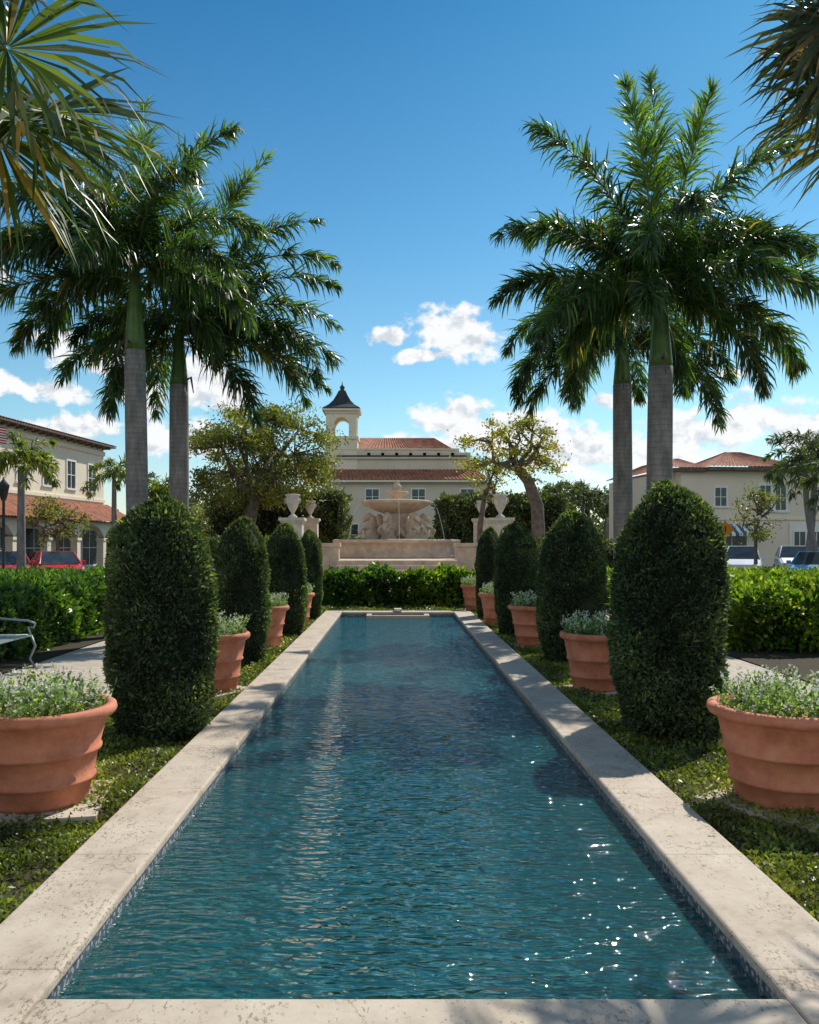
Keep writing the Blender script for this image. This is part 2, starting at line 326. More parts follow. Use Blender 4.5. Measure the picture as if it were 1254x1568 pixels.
mpb = N(nt, 'ShaderNodeMapping'); mpb.inputs['Scale'].default_value = (1, 1.25, 1); mpb.inputs['Location'].default_value = (.006, .012, 0); L(cmb.outputs[0], mpb.inputs[0])
n5 = N(nt, 'ShaderNodeTexNoise'); n5.inputs['Scale'].default_value = 30; n5.inputs['Detail'].default_value = 6; n5.inputs['Roughness'].default_value = .58; n5.inputs['Distortion'].default_value = .15; L(mpb.outputs[0], n5.inputs['Vector'])
df_ = N(nt, 'ShaderNodeMath', operation='SUBTRACT'); L(n1.outputs['Fac'], df_.inputs[0]); L(n5.outputs['Fac'], df_.inputs[1])
dd = N(nt, 'ShaderNodeMath', operation='MULTIPLY_ADD'); L(df_.outputs[0], dd.inputs[0]); dd.inputs[1].default_value = 3.0; dd.inputs[2].default_value = .55
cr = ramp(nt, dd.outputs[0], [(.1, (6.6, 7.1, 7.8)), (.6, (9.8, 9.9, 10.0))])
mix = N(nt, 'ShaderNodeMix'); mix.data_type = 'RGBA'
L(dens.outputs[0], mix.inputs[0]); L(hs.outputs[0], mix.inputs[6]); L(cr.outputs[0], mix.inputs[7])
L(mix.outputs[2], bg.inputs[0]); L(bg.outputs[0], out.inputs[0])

sl = bpy.data.lights.new('sun', 'SUN'); sl.energy = 5.0; sl.angle = math.radians(.5); sl.color = (1, .94, .84)
so = bpy.data.objects.new('sun', sl); COL.objects.link(so)
sd = Vector((math.sin(AZ)*math.cos(EL), math.cos(AZ)*math.cos(EL), math.sin(EL)))
so.rotation_euler = (-sd).to_track_quat('-Z', 'Y').to_euler(); so.location = sd*50

cam = bpy.data.cameras.new('camera'); co = bpy.data.objects.new('camera', cam); COL.objects.link(co)
co.location = (0, 0, 1.75); co.rotation_euler = (math.radians(90), 0, 0)
cam.sensor_fit = 'HORIZONTAL'; cam.sensor_width = 36; cam.lens = 37.3; cam.shift_x = 22/1254; cam.shift_y = 49/1254
cam.clip_end = 5000; cam.clip_start = .05
scene.camera = co
scene.view_settings.view_transform = 'Standard'; scene.view_settings.look = 'None'; scene.view_settings.exposure = 0

# ------------------------------------------------------------------ ground & hardscape
CX = .065
hx0, hx1, hy0, hy1 = -1.45, 1.58, 2.95, 20.75
g = MB()
xs = [-1500, hx0, hx1, 1500]; ys = [-300, hy0, hy1, 3000]
V = [(x, y, -.03) for y in ys for x in xs]; F = [(j*4+i, j*4+i+1, j*4+i+5, j*4+i+4) for j in range(3) for i in range(3) if not (i == 1 and j == 1)]
g.add(V, F); g.obj('ground', ['lawn'])
def sheet(name, x0, x1, y0, y1, z, mat):
    b = MB(); b.add([(x0,y0,z),(x1,y0,z),(x1,y1,z),(x0,y1,z)], [(0,1,2,3)]); return b.obj(name, [mat])
sheet('garden_path', -5.3, -2.95, -4, 26, -.012, 'paving'); sheet('garden_path', 3.1, 5.25, -4, 26, -.012, 'paving')
sheet('garden_path', -12, 12, 26, 48, -.014, 'paving')
sheet('garden_path', -2.95, 3.1, -4, 2.6, -.010, 'paving')
for x0, x1 in ((-30, -12.2), (12.4, 30)):
    sheet('road', x0, x1, -40, 75, -.006, 'asphalt')
sheet('road', -80, 80, 64, 74, -.0015, 'asphalt')
k = MB()
for x in (-12.2, 12.4): k.box(x-.08, x+.08, -40, 64, -.03, .12)
k.obj('kerb', [M['paving']], bevel=.01)
for x0, x1 in ((-2.95, -1.73), (1.87, 3.1)):
    sheet('planting_bed', x0, x1, 2.5, 24.5, .004, 'soil')
sheet('planting_bed', -1.73, 1.87, 21.0, 24.5, .0045, 'soil')
sheet('planting_bed', -12, -5.3, -4, 26, .004, 'soil'); sheet('planting_bed', 5.25, 12.2, -4, 26, .004, 'soil')
b = MB()
b.box(-3.03, -2.95, 2.5, 24.5, -.02, .03); b.box(3.1, 3.18, 2.5, 24.5, -.02, .03)
b.obj('bed_edging', ['paving'], bevel=.008)

# pool
pool = empty('reflecting_pool')
b = MB()
X0, X1, Y0, Y1 = -1.32, 1.45, 3.09, 20.6
b.box(-1.725, X0+.02, 2.62, 21.02, .042, .10); b.box(X1-.02, 1.86, 2.62, 21.02, .042, .10)
b.box(X0+.021, X1-.021, 2.62, Y0, .042, .0995); b.box(X0+.021, X1-.021, Y1, 21.02, .042, .0995)
b.obj('coping', ['coping'], pool, bevel=.018)
WZ = -.018
b = MB()
b.box(X0-.2, X0, 2.8, 20.9, -.07, .042); b.box(X1, X1+.2, 2.8, 20.9, -.07, .042)
b.box(X0, X1, 2.8, Y0-.04, -.07, .042); b.box(X0, X1, Y1+.02, 20.9, -.07, .042)
b.obj('tile_band', ['mosaic'], pool)
b = MB()
b.box(X0-.2, X0-.003, 2.8, 20.9, -.6, -.071); b.box(X1+.003, X1+.2, 2.8, 20.9, -.6, -.071)
b.box(X0-.003, X1+.003, 2.8, Y0-.043, -.6, -.071); b.box(X0-.003, X1+.003, Y1+.023, 20.9, -.6, -.071)
b.box(X0-.2, X1+.2, 2.8, 20.9, -.7, -.601)
b.obj('basin', ['floor'], pool)
b = MB(); b.add([(X0,Y0-.04,WZ),(X1,Y0-.04,WZ),(X1,Y1+.02,WZ),(X0,Y1+.02,WZ)], [(0,1,2,3)]); b.obj('water', ['water'], pool)
b = MB()
b.box(CX-.75, CX+.75, 20.05, 20.17, -.03, .06); b.box(CX-.75, CX-.63, 20.17, 20.6, -.03, .06); b.box(CX+.63, CX+.75, 20.17, 20.6, -.03, .06)
b.box(CX-.09, CX+.09, 20.55, 20.95, .102, .17); b.box(CX-.05, CX+.05, 20.47, 20.56, .12, .14)
b.obj('inlet_basin', ['coping'], pool, bevel=.008)

# ------------------------------------------------------------------ leaf scatterers
def hedge(name, x0, x1, y0, y1, h, n, mat, L0=.10, W0=.055, lump=.10, z0=0.0, faces='FTLRB'):
    e = empty(name)
    b = MB(); i = L0*.9+lump*.75
    b.box(x0+i, x1-i, y0+i, y1-i, z0, h-i, 0)
    b.obj('core', ['topcore'], e)
    lx, ly, hz = x1-x0, y1-y0, h-z0
    A = {'F': lx*hz, 'B': lx*hz*.3, 'T': lx*ly, 'L': ly*hz, 'R': ly*hz}
    A = {k_: v for k_, v in A.items() if k_ in faces}
    tot = sum(A.values()); Ps = []; Ns = []
    for k_, v in A.items():
        c = int(n*v/tot); u, q = R.rand(c), R.rand(c); z = np.zeros(c)
        if k_ == 'F': P = np.stack([x0+u*lx, z+y0, z0+q*hz], 1); nn = (0,-1,0)
        if k_ == 'B': P = np.stack([x0+u*lx, z+y1, z0+q*hz], 1); nn = (0,1,0)
        if k_ == 'L': P = np.stack([z+x0, y0+u*ly, z0+q*hz], 1); nn = (-1,0,0)
        if k_ == 'R': P = np.stack([z+x1, y0+u*ly, z0+q*hz], 1); nn = (1,0,0)
        if k_ == 'T': P = np.stack([x0+u*lx, y0+q*ly, z+h], 1); nn = (0,0,1)
        Ps.append(P); Ns.append(np.tile(np.array(nn, float), (c, 1)))
    P = np.concatenate(Ps); Nn = np.concatenate(Ns)
    f = 2.6
    lum = np.sin(P[:,0]*f*1.3+P[:,2]*2.1+1)*np.sin(P[:,1]*f+P[:,2]*1.7)+.6*np.sin(P[:,0]*6.1+P[:,1]*5.3+P[:,2]*4)+.35*np.sin(P[:,0]*11.3-P[:,1]*9.7+P[:,2]*8)
    depth = np.abs(R.normal(0, .05+lump*.25, len(P)))
    P = P + Nn*(lum*lump*.6-depth)[:, None]
    cx, cy = (x0+x1)/2, (y0+y1)/2
    top = np.clip((P[:,2]-(h-.3))/.3, 0, 1.2)
    rx = np.clip((np.abs(P[:,0]-cx)-lx/2+.3)/.3, 0, 1); ry = np.clip((np.abs(P[:,1]-cy)-ly/2+.3)/.3, 0, 1)
    P[:,0] -= np.sign(P[:,0]-cx)*top**2*.12*rx; P[:,1] -= np.sign(P[:,1]-cy)*top**2*.12*ry; P[:,2] -= .09*top*np.maximum(rx, ry)**2
    P[:,2] = np.maximum(P[:,2], z0+.01)
    D = Nn*.6+R.normal(0, .75, P.shape)+np.array([0,0,.35])
    sc = R.uniform(.55, 1.3, len(P)); sc[R.rand(len(P)) > .96] *= 1.5
    V, F = leaves(P, D, sc*L0, R.uniform(.7, 1.2, len(P))*W0)
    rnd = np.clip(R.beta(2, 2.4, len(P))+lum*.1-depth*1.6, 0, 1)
    np_obj('leaves', V, F, rnd, mat, e)
    return e
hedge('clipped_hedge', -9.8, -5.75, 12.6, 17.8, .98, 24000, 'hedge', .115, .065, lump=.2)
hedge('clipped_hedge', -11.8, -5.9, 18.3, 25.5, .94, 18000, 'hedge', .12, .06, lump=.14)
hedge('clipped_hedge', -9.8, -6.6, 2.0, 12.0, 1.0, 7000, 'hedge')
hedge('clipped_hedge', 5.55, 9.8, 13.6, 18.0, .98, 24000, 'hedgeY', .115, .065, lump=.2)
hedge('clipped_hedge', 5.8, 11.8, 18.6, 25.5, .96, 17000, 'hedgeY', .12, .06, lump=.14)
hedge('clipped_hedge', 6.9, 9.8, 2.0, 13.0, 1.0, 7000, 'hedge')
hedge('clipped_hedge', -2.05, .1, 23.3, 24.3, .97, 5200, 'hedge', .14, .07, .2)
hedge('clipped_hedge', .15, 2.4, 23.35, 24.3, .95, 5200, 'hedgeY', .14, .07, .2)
hedge('tall_hedge', -9.6, -4.6, 44, 46, 4.3, 12000, 'hedgeD', .2, .12, .35)
hedge('tall_hedge', -4.4, -2.5, 42, 44, 4.3, 8000, 'hedgeD', .18, .11, .3)
hedge('tall_hedge', 2.3, 9.0, 44, 46, 4.15, 16000, 'hedgeD', .2, .12, .35)
hedge('tall_hedge', -2.6, 2.4, 46, 47.5, 1.9, 5000, 'hedgeD', .2, .12, .2)
hedge('boxwood_hedge', -9, -4.5, 31, 33, 1.9, 8000, 'hedgeD', .15, .08, .2)
hedge('boxwood_hedge', 4.6, 11, 31, 33, 1.8, 8000, 'hedgeD', .15, .08, .2)

def groundcover(x0, x1, y0, y1, n, seed):
    q = np.random.RandomState(seed)
    y = y0+(y1-y0)*q.rand(n)**1.7; x = x0+(x1-x0)*q.rand(n)
    hgt = .03+.03*np.sin(x*9+seed)*np.sin(y*6.3)+.025*np.sin(x*3.1+y*2.2)
    z = np.maximum(.004, q.rand(n)*(.025+hgt))
    keep = q.rand(n) < .72+.5*np.sin(x*5.3+y*1.9+seed)*np.sin(y*4.1-x*3.3)
    x, y, z = x[keep], y[keep], z[keep]; n = len(x)
    P = np.stack([x, y, z], 1)
    D = q.normal(0, .8, (n, 3)); D[:, 2] = np.abs(D[:, 2])*.5+.2
    sc = 1+ (y-y0)/(y1-y0)*.9
    V, F = leaves(P, D, q.uniform(.018, .045, n)*sc, q.uniform(.012, .024, n)*sc, q)
    rnd = np.clip(q.beta(2, 2, n)*.8+.25*np.sin(x*4+1)*np.sin(y*2.3+seed)+.05, 0, 1)
    return V, F, rnd
for s, (x0, x1) in enumerate(((-2.94, -1.745), (1.885, 3.09))):
    V, F, r_ = groundcover(x0, x1, 2.6, 24.3, 95000, s+3); np_obj('groundcover', V, F, r_, 'ground_leaf')
V, F, r_ = groundcover(-1.8, 1.9, 21.05, 23.3, 7000, 9); np_obj('groundcover', V, F, r_, 'ground_leaf')

# ------------------------------------------------------------------ topiaries
def topiary_mesh(seed, n=34000):
    q = np.random.RandomState(seed)
    def rad(t):
        t = np.asarray(t, float)
        a = np.clip(1-(np.clip(t-.40, 0, 1)/.60)**3.4, 0, 1)**.5
        c = 1-.2*(np.clip(.45-t, 0, 1)/.45)**2
        return a*c
    bt = q.uniform(-.02, 1.02, 120); bth = q.uniform(0, 6.283, 120); ba = q.normal(0, .06, 120); bs = q.uniform(.05, .16, 120)
    def lump(th, t):
        o = np.zeros_like(t)
        for a, b_, c, s_ in zip(bt, bth, ba, bs):
            d = np.abs(th-b_); d = np.minimum(d, 6.2832-d)
            o += c*np.exp(-((d*.26)**2+(t-a)**2)/(2*s_*s_*.35))
        return o
    t = q.rand(n*2); keep = q.rand(n*2) < rad(t)*.9+.12; t = t[keep][:n]; th = q.rand(len(t))*2*np.pi
    m = n//8; t = np.concatenate([t, 1-np.abs(q.normal(0, .02, m))]); th = np.concatenate([th, q.rand(m)*2*np.pi])
    depth = np.abs(q.normal(0, .045, len(t))); lp = lump(th, t)
    r = rad(t)*(1+lp)-depth
    r[-m:] *= np.sqrt(q.rand(m))
    P = np.stack([r*np.cos(th)*.5, r*np.sin(th)*.5, .06+t*1.94+np.where(t > .8, lp*.6, 0)], 1)
    D = np.stack([np.cos(th), np.sin(th), np.clip((t-.3)*1.4, .15, 3)], 1)*.6+q.normal(0, .8, (len(t), 3))
    stray = q.rand(len(t)) > .965
    Ls = q.uniform(.028, .06, len(t)); Ls[stray] *= 1.75
    V, F = leaves(P, D, Ls, q.uniform(.013, .026, len(t)), q)
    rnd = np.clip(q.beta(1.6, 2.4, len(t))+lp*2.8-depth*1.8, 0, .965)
    rnd[stray] = np.clip(rnd[stray]+.35, 0, .97)
    rnd[q.rand(len(t)) > .994] = 1
    b = MB(); prof = [(.02, .03)]+[(float(rad(x))*.43+.001, .06+x*1.88) for x in np.linspace(0, .97, 16)]
    b.lathe(prof, (0,0,0), 24, 0)
    b.tube([(0,0,-.03), (.01,.0,.15)], [.05,.04], 8, 1)
    return V, F, rnd, b
TM = []
for sd_ in (1, 2, 5):
    V, F, r_, b = topiary_mesh(sd_)
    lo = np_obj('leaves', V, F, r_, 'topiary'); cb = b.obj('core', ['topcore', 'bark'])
    TM.append((lo.data, cb.data)); bpy.data.objects.remove(lo); bpy.data.objects.remove(cb)
def topiary(x, y, w_, h, kind, rz):
    e = empty('topiary_shrub', (x, y, 0), rz); e.scale = (w_, w_, h/2.03)
    for nm, d in zip(('leaves', 'core'), TM[kind]):
        o = bpy.data.objects.new(nm, d); COL.objects.link(o); o.parent = e
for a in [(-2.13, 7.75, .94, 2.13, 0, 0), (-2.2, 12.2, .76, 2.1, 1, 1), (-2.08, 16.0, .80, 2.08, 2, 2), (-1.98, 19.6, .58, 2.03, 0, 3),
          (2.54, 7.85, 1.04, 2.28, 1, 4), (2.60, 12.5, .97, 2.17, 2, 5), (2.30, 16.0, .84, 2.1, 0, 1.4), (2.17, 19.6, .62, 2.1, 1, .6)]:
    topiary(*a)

# ------------------------------------------------------------------ pots
pb = MB()
pb.lathe([(.02, .0), (.30, .0), (.315, .03), (.335, .14), (.358, .145), (.361, .165), (.345, .175), (.375, .33), (.396, .335), (.40, .355), (.386, .365), (.43, .545), (.455, .56), (.485, .575), (.497, .60), (.49, .63), (.465, .64), (.43, .635), (.425, .58), (.40, .56), (.01, .56)], (0,0,0), 56, 0)
pot_me = pb.obj('pot', ['terra']); pot_d = pot_me.data; bpy.data.objects.remove(pot_me)
q = np.random.RandomState(11)
Ps = []; Ds = []; Ls = []; PP = []; PD = []
for i in range(380):
    a = q.rand()*6.283; r0 = .40*math.sqrt(q.rand()); hh = q.uniform(.05, .27)*(1.1-.5*r0)
    lean = np.array([math.cos(a), math.sin(a), 0])*(.3*r0/.4)+q.normal(0, .18, 3)*np.array([1,1,0])+np.array([0,0,1])
    base = np.array([r0*math.cos(a), r0*math.sin(a), .57])
    for j in range(12):
        p = base+lean*hh*(j/11.0)**.8
        Ps.append(p); Ds.append(q.normal(0, .6, 3)+np.array([0,0,.5])); Ls.append(q.uniform(.022, .05))
    if q.rand() > .45:
        for j in range(6): PP.append(base+lean*hh*1.04+q.normal(0, .009, 3)); PD.append(q.normal(0, 1, 3)+np.array([0,0,.5]))
Vf, Ff = leaves(np.array(Ps), np.array(Ds), np.array(Ls), np.array(Ls)*.45, q); fo = np_obj('foliage', Vf, Ff, q.rand(len(Ff)), 'flower_leaf')
Vp, Fp = leaves(np.array(PP), np.array(PD), .022, .014, q); po = np_obj('flowers', Vp, Fp, q.rand(len(Fp)), 'petal')
fd, pd_ = fo.data, po.data; bpy.data.objects.remove(fo); bpy.data.objects.remove(po)
sb = MB(); sb.box(-.42, .42, -.42, .42, -.04, 0); s_o = sb.obj('plinth', ['coping']); s_d = s_o.data; bpy.data.objects.remove(s_o)
def pot(x, y, s, rz=0):
    e = empty('terracotta_flower_pot', (x, y, .045), rz); e.scale = (s, s, 1.05 if s < .95 else 1.0)
    for nm, d in (('pot', pot_d), ('foliage', fd), ('flowers', pd_), ('plinth', s_d)):
        o = bpy.data.objects.new(nm, d); COL.objects.link(o); o.parent = e
for a in [(-2.37, 5.65, 1.0, 0.2), (-2.12, 9.95, .84, 1), (-2.2, 14.3, .84, 2), (-2.1, 18.0, .8, 3),
          (2.60, 5.65, 1.0, 2.2), (2.36, 10.0, .84, .4), (2.33, 14.4, .84, 1.9), (2.15, 17.9, .8, 2.7), (2.05, 21.6, .8, .2)]:
    pot(*a)

# ------------------------------------------------------------------ palms
class Fol:
    def __init__(s): s.V = []; s.F = []; s.r = []; s.n = 0
    def add(s, V, F, r): s.V.append(V); s.F.append(F+s.n); s.n += len(V); s.r.append(r)
    def obj(s, name, mat, parent): return np_obj(name, np.concatenate(s.V), np.concatenate(s.F), np.concatenate(s.r), mat, parent)
def frond(fol, mb, base, az_, el0, droop, L_, q, ll=.55, n=150, w_=.033, plume=55, grav=.5, tone=0., r0=.028, nu=1.5, brown=.012):
    base = np.array(base, float); azr = math.radians(az_); K = 26
    pts = [base]; T = []
    wob = q.uniform(-22, 22)
    for i in range(K):
        s_ = i/(K-1.0); e = math.radians(el0-droop*s_**nu); a2 = azr+math.radians(wob*s_)
        t = np.array([math.cos(a2)*math.cos(e), math.sin(a2)*math.cos(e), math.sin(e)]); T.append(t)
        pts.append(pts[-1]+t*L_/K)
    T.append(T[-1]); pts = np.array(pts); T = np.array(T)
    mb.tube([tuple(p) for p in pts[::2]], [r0*(1-.85*i/(len(pts[::2])-1)) for i in range(len(pts[::2]))], 6, 2)
    ng = max(10, n//3); gc = np.sort(q.uniform(.08, 1.0, ng)); s_ = np.clip(np.sort(gc[q.randint(0, ng, n*2)]+q.normal(0, .006, n*2)), .07, .999)
    idx = s_*K; i0 = np.minimum(idx.astype(int), K-1); fr = (idx-i0)[:, None]
    P0 = pts[i0]*(1-fr)+pts[i0+1]*fr; t = nrm(T[i0]*(1-fr)+T[i0+1]*fr)
    side = nrm(np.cross(t, np.array([[0, 0, 1.0]])+1e-3)); up = np.cross(side, t)
    sg = np.where(q.rand(len(s_)) > .5, 1., -1.)
    ph = np.radians(q.normal(0, plume, len(s_))+10)
    a = np.radians(66-34*s_+q.normal(0, 12, len(s_)))
    D = t*np.cos(a)[:, None]+(side*(sg*np.cos(ph))[:, None]+up*np.sin(ph)[:, None])*np.sin(a)[:, None]
    D = nrm(D)
    l = ll*(.55+.6*np.sin(np.pi*np.clip(s_*.85+.12, 0, 1)))*q.uniform(.6, 1.2, len(s_))*np.where(s_ > .93, .75, 1); l = l[:, None]
    g_ = np.array([[0, 0, -1.]])*grav*q.uniform(.1, 1.9, (len(s_), 1))
    P1 = P0+D*l*.36; D2 = nrm(D+g_*.6); P2 = P1+D2*l*.34; D3 = nrm(D2+g_*1.0); P3 = P2+D3*l*.3
    S = t-(t*D).sum(1, keepdims=True)*D+q.normal(0, .35, D.shape)
    V, F = blades([P0, P1, P2, P3], S, w_*q.uniform(.7, 1.2, len(s_)), (.4, 1, .75, .06))
    rr_ = np.clip(q.beta(2, 2.2, len(s_))*.88+tone, 0, .93); rr_[q.rand(len(s_)) > 1-brown] = 1
    fol.add(V, F, np.repeat(rr_, 3))
def royal_palm(x, y, ztrunk, zcrown, rt, fl, seed, extra=7, lean=(0,0), ll=.54, nm='royal_palm_tree', mat='frond', nleaf=240):
    q = np.random.RandomState(seed); e = empty(nm); b = MB()
    zs = np.linspace(0, ztrunk, 22); pts = []; rad = []
    for z in zs:
        t = z/ztrunk; pts.append((x+lean[0]*(1-t), y+lean[1]*(1-t), z-.03)); rad.append(rt*(1.0+.35*math.exp(-z*2.2)+.06*math.sin(t*3.1)))
    b.tube(pts, rad, 24, 0)
    hs_ = zcrown-ztrunk
    b.tube([(x, y, ztrunk-.04), (x, y, ztrunk+.08*hs_), (x, y, ztrunk+.35*hs_), (x, y, ztrunk+.75*hs_), (x, y, zcrown)], [rt*.98, rt*.95, rt*.78, rt*.55, rt*.4], 20, 1)
    for j in range(3):
        a = q.uniform(0, 6.28); b.tube([(x+rt*.7*math.cos(a), y+rt*.7*math.sin(a), ztrunk+.05), (x+rt*1.4*math.cos(a), y+rt*1.4*math.sin(a), ztrunk+.12), (x+rt*1.7*math.cos(a), y+rt*1.7*math.sin(a), ztrunk-.2)], [.03, .025, .01], 6, 3)
    fol = Fol()
    for f in fl:
        a_, el_, dr_, L_ = f[:4]; kk = q.uniform(0, .35)
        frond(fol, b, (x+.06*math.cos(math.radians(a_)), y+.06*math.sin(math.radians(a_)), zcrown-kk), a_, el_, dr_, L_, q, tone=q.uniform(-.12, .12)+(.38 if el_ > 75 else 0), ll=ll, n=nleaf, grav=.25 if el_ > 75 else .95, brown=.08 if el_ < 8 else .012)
    for i in range(extra):
        a_ = i*137.5+seed*20; el_ = q.uniform(-15, 60); dr_ = q.uniform(65, 95)
        frond(fol, b, (x, y, zcrown-q.uniform(0, .3)), a_, el_, dr_, q.uniform(2.3, 2.9), q, ll=ll, n=nleaf, tone=q.uniform(-.1, .1), grav=.95)
    b.obj('trunk', ['ptrunk', 'shaft', 'rachis', 'bark'], e); fol.obj('fronds', mat, e)
    return e
royal_palm(-4.6, 15, 5.2, 6.75, .18, [(80, 86, 12, 3.3), (200, 80, 35, 3.0), (340, 74, 50, 3.1), (160, 62, 62, 3.0), (25, 52, 75, 2.9),
   (180, 42, 78, 3.0), (190, 14, 66, 3.1), (172, -6, 62, 2.7), (183, 28, 60, 3.2), (186, 2, 50, 3.0), (215, 45, 85, 2.8), (320, 20, 80, 2.6), (300, 55, 90, 2.7), (265, 20, 80, 2.4)], 3, 7, (.08, 0))
royal_palm(-4.38, 17.2, 5.0, 6.2, .185, [(70, 86, 10, 4.3), (12, 78, 34, 4.1), (5, 66, 62, 3.9), (350, 52, 78, 3.7), (10, 34, 70, 3.4), (0, 14, 62, 3.4), (355, -6, 60, 3.1), (340, -25, 55, 2.6), (5, 22, 95, 3.3), (15, 2, 45, 3.2), (2, 44, 66, 3.5),
   (185, 10, 80, 2.6), (195, -30, 55, 2.2), (290, 30, 90, 2.8), (170, 60, 70, 3.0)], 8, 6)
royal_palm(4.38, 14, 4.7, 6.0, .195, [(90, 88, 6, 3.9), (210, 84, 16, 3.3), (330, 83, 16, 3.4), (183, 70, 52, 3.6), (2, 68, 50, 3.4), (180, 42, 68, 3.0), (0, 48, 70, 3.0),
   (355, 26, 70, 3.0), (5, 4, 76, 2.8), (185, 12, 85, 2.4), (180, -12, 60, 1.9), (335, -25, 55, 2.3), (345, -8, 60, 2.6), (270, 50, 95, 2.7), (240, 15, 80, 2.3), (20, 58, 70, 3.0), (160, 58, 74, 2.9), (0, 36, 50, 3.0), (178, 28, 60, 2.8)], 12, 6, (-.05, 0))
royal_palm(4.95, 18.5, 5.25, 6.5, .195, [(100, 80, 24, 3.0), (180, 35, 105, 2.9), (190, 8, 88, 2.9), (186, -15, 62, 2.7), (175, 60, 90, 3.0), (0, 15, 88, 2.9), (350, -18, 62, 2.9), (200, -30, 50, 2.2), (178, -5, 75, 2.9), (260, 10, 85, 2.5), (10, 45, 95, 2.9), (5, -5, 80, 2.9)], 21, 6, (.03, 0))

def street_palm(x, y, zt, seed, nm, mat, n=13, fl=1.9, rt=.13, lean=0):
    q = np.random.RandomState(seed); e = empty(nm); b = MB()
    b.tube([(x+lean*(1-t)**2, y, zt*t-.03) for t in np.linspace(0, 1, 9)], [rt*(1.4-.5*t) for t in np.linspace(0, 1, 9)], 12, 0)
    b.tube([(x, y, zt-.05), (x, y, zt+.3)], [rt*.9, rt*.5], 10, 1)
    fol = Fol()
    for i in range(n):
        frond(fol, b, (x, y, zt+.2), i*137.5+seed*31, q.uniform(-10, 75), q.uniform(70, 110), fl*q.uniform(.85, 1.1), q, ll=.5, n=50, w_=.06, tone=q.uniform(-.1, .15), grav=1.1, r0=.02)
    b.obj('trunk', ['ptrunk', 'shaft', 'rachis'], e); fol.obj('fronds', mat, e)
street_palm(-14.1, 32, 4.7, 1, 'palm_tree', 'frondY', 14, 1.8)
street_palm(-14.9, 45, 5.1, 2, 'palm_tree', 'frondY', 12, 1.9)
street_palm(-12.9, 46, 4.2, 3, 'palm_tree', 'frondY', 12, 1.8)
street_palm(16.9, 35, 4.9, 4, 'coconut_palm_tree', 'far_leaf', 14, 2.0, .11, .9)
street_palm(18.3, 37, 5.4, 5, 'coconut_palm_tree', 'far_leaf', 14, 2.2, .12, -.5)
street_palm(16.9, 32, 3.6, 6, 'coconut_palm_tree', 'far_leaf', 13, 1.8, .11, .4)
e = empty('distant_palm_trees'); fol = Fol(); b = MB(); q = np.random.RandomState(44)
for i in range(17):
    x = 15.5+i*.75+q.uniform(-.5, .5) if i < 13 else -36+i*.8; y = 92+q.uniform(-6, 6); zt = q.uniform(4.8, 7.2)
    b.tube([(x, y, 0), (x+.2, y, zt)], [.2, .14], 8, 0)
    for j in range(11):
        frond(fol, b, (x+.2, y, zt), j*137.5+i*9, q.uniform(-10, 75), q.uniform(60, 100), q.uniform(2.2, 2.9), q, ll=.8, n=20, w_=.16, grav=.8, r0=.03)
b.obj('trunks', ['ptrunk', 'shaft', 'rachis'], e); fol.obj('fronds', 'far_leaf', e)

def fan_leaf(fol, mb, root, c, nrml, axis, Rr, q, nseg=64, spread=150, droop=.25, w_=.036, tone=0):
    c = np.array(c, float); nrml = np.array(nrml, float); nrml /= np.linalg.norm(nrml); axis = np.array(axis, float); axis -= nrml*axis.dot(nrml); axis /= np.linalg.norm(axis)
    sd2 = np.cross(nrml, axis); th = np.radians(np.linspace(-spread, spread, nseg)+q.normal(0, 2, nseg))
    D = np.cos(th)[:, None]*axis+np.sin(th)[:, None]*sd2+nrml*(.15*q.normal(size=(nseg, 1))+.1)
    D = nrm(D); l = (Rr*(.72+.28*np.cos(th*.6))*q.uniform(.8, 1.08, nseg))[:, None]
    dz = np.array([[0, 0, -1.]])*droop*q.uniform(.1, 2.2, (nseg, 1))
    P0 = c+D*.02; P1 = c+D*l*.42; D2 = nrm(D+dz*.6); P2 = P1+D2*l*.32; P3 = P2+nrm(D2+dz*1.2)*l*.26
    S = np.cross(D, nrml)+nrml*q.normal(0, .5, (nseg, 1))
    V, F = blades([P0, P1, P2, P3], S, w_, (.12, 1, .6, .04)); r_ = np.clip(q.beta(2, 2, nseg)*.9+tone, 0, .95); r_[q.rand(nseg) > .93] = 1
    fol.add(V, F, np.repeat(r_, 3))
    m = (np.array(root)+c)/2+np.array([0, 0, .12])
    mb.tube([tuple(root), tuple(m), tuple(c)], [.022, .016, .012], 6, 1)
def fan_palm(nm, x, y, z, spec, seed, mat, n_extra, exdir):
    q = np.random.RandomState(seed); e = empty(nm); b = MB(); fol = Fol()
    b.tube([(x, y, t) for t in np.linspace(-.03, z, 8)], [.2-.05*t for t in np.linspace(0, 1, 8)], 14, 0)
    for (c, nr, ax, Rr, tn) in spec: fan_leaf(fol, b, (x, y, z), c, nr, ax, Rr, q, tone=tn, droop=.35)
    for i in range(n_extra):
        a = math.radians(exdir+i*37+q.uniform(-8, 8)); el_ = q.uniform(-.4, 1.1)
        d = np.array([math.cos(a)*math.cos(el_), math.sin(a)*math.cos(el_), math.sin(el_)]); c = np.array([x, y, z])+d*.85
        fan_leaf(fol, b, (x, y, z), c, d*.3+np.array([0, 0, 1.]), d, .8, q)
    b.obj('trunk', ['bark', 'rachis'], e); fol.obj('fronds', mat, e)
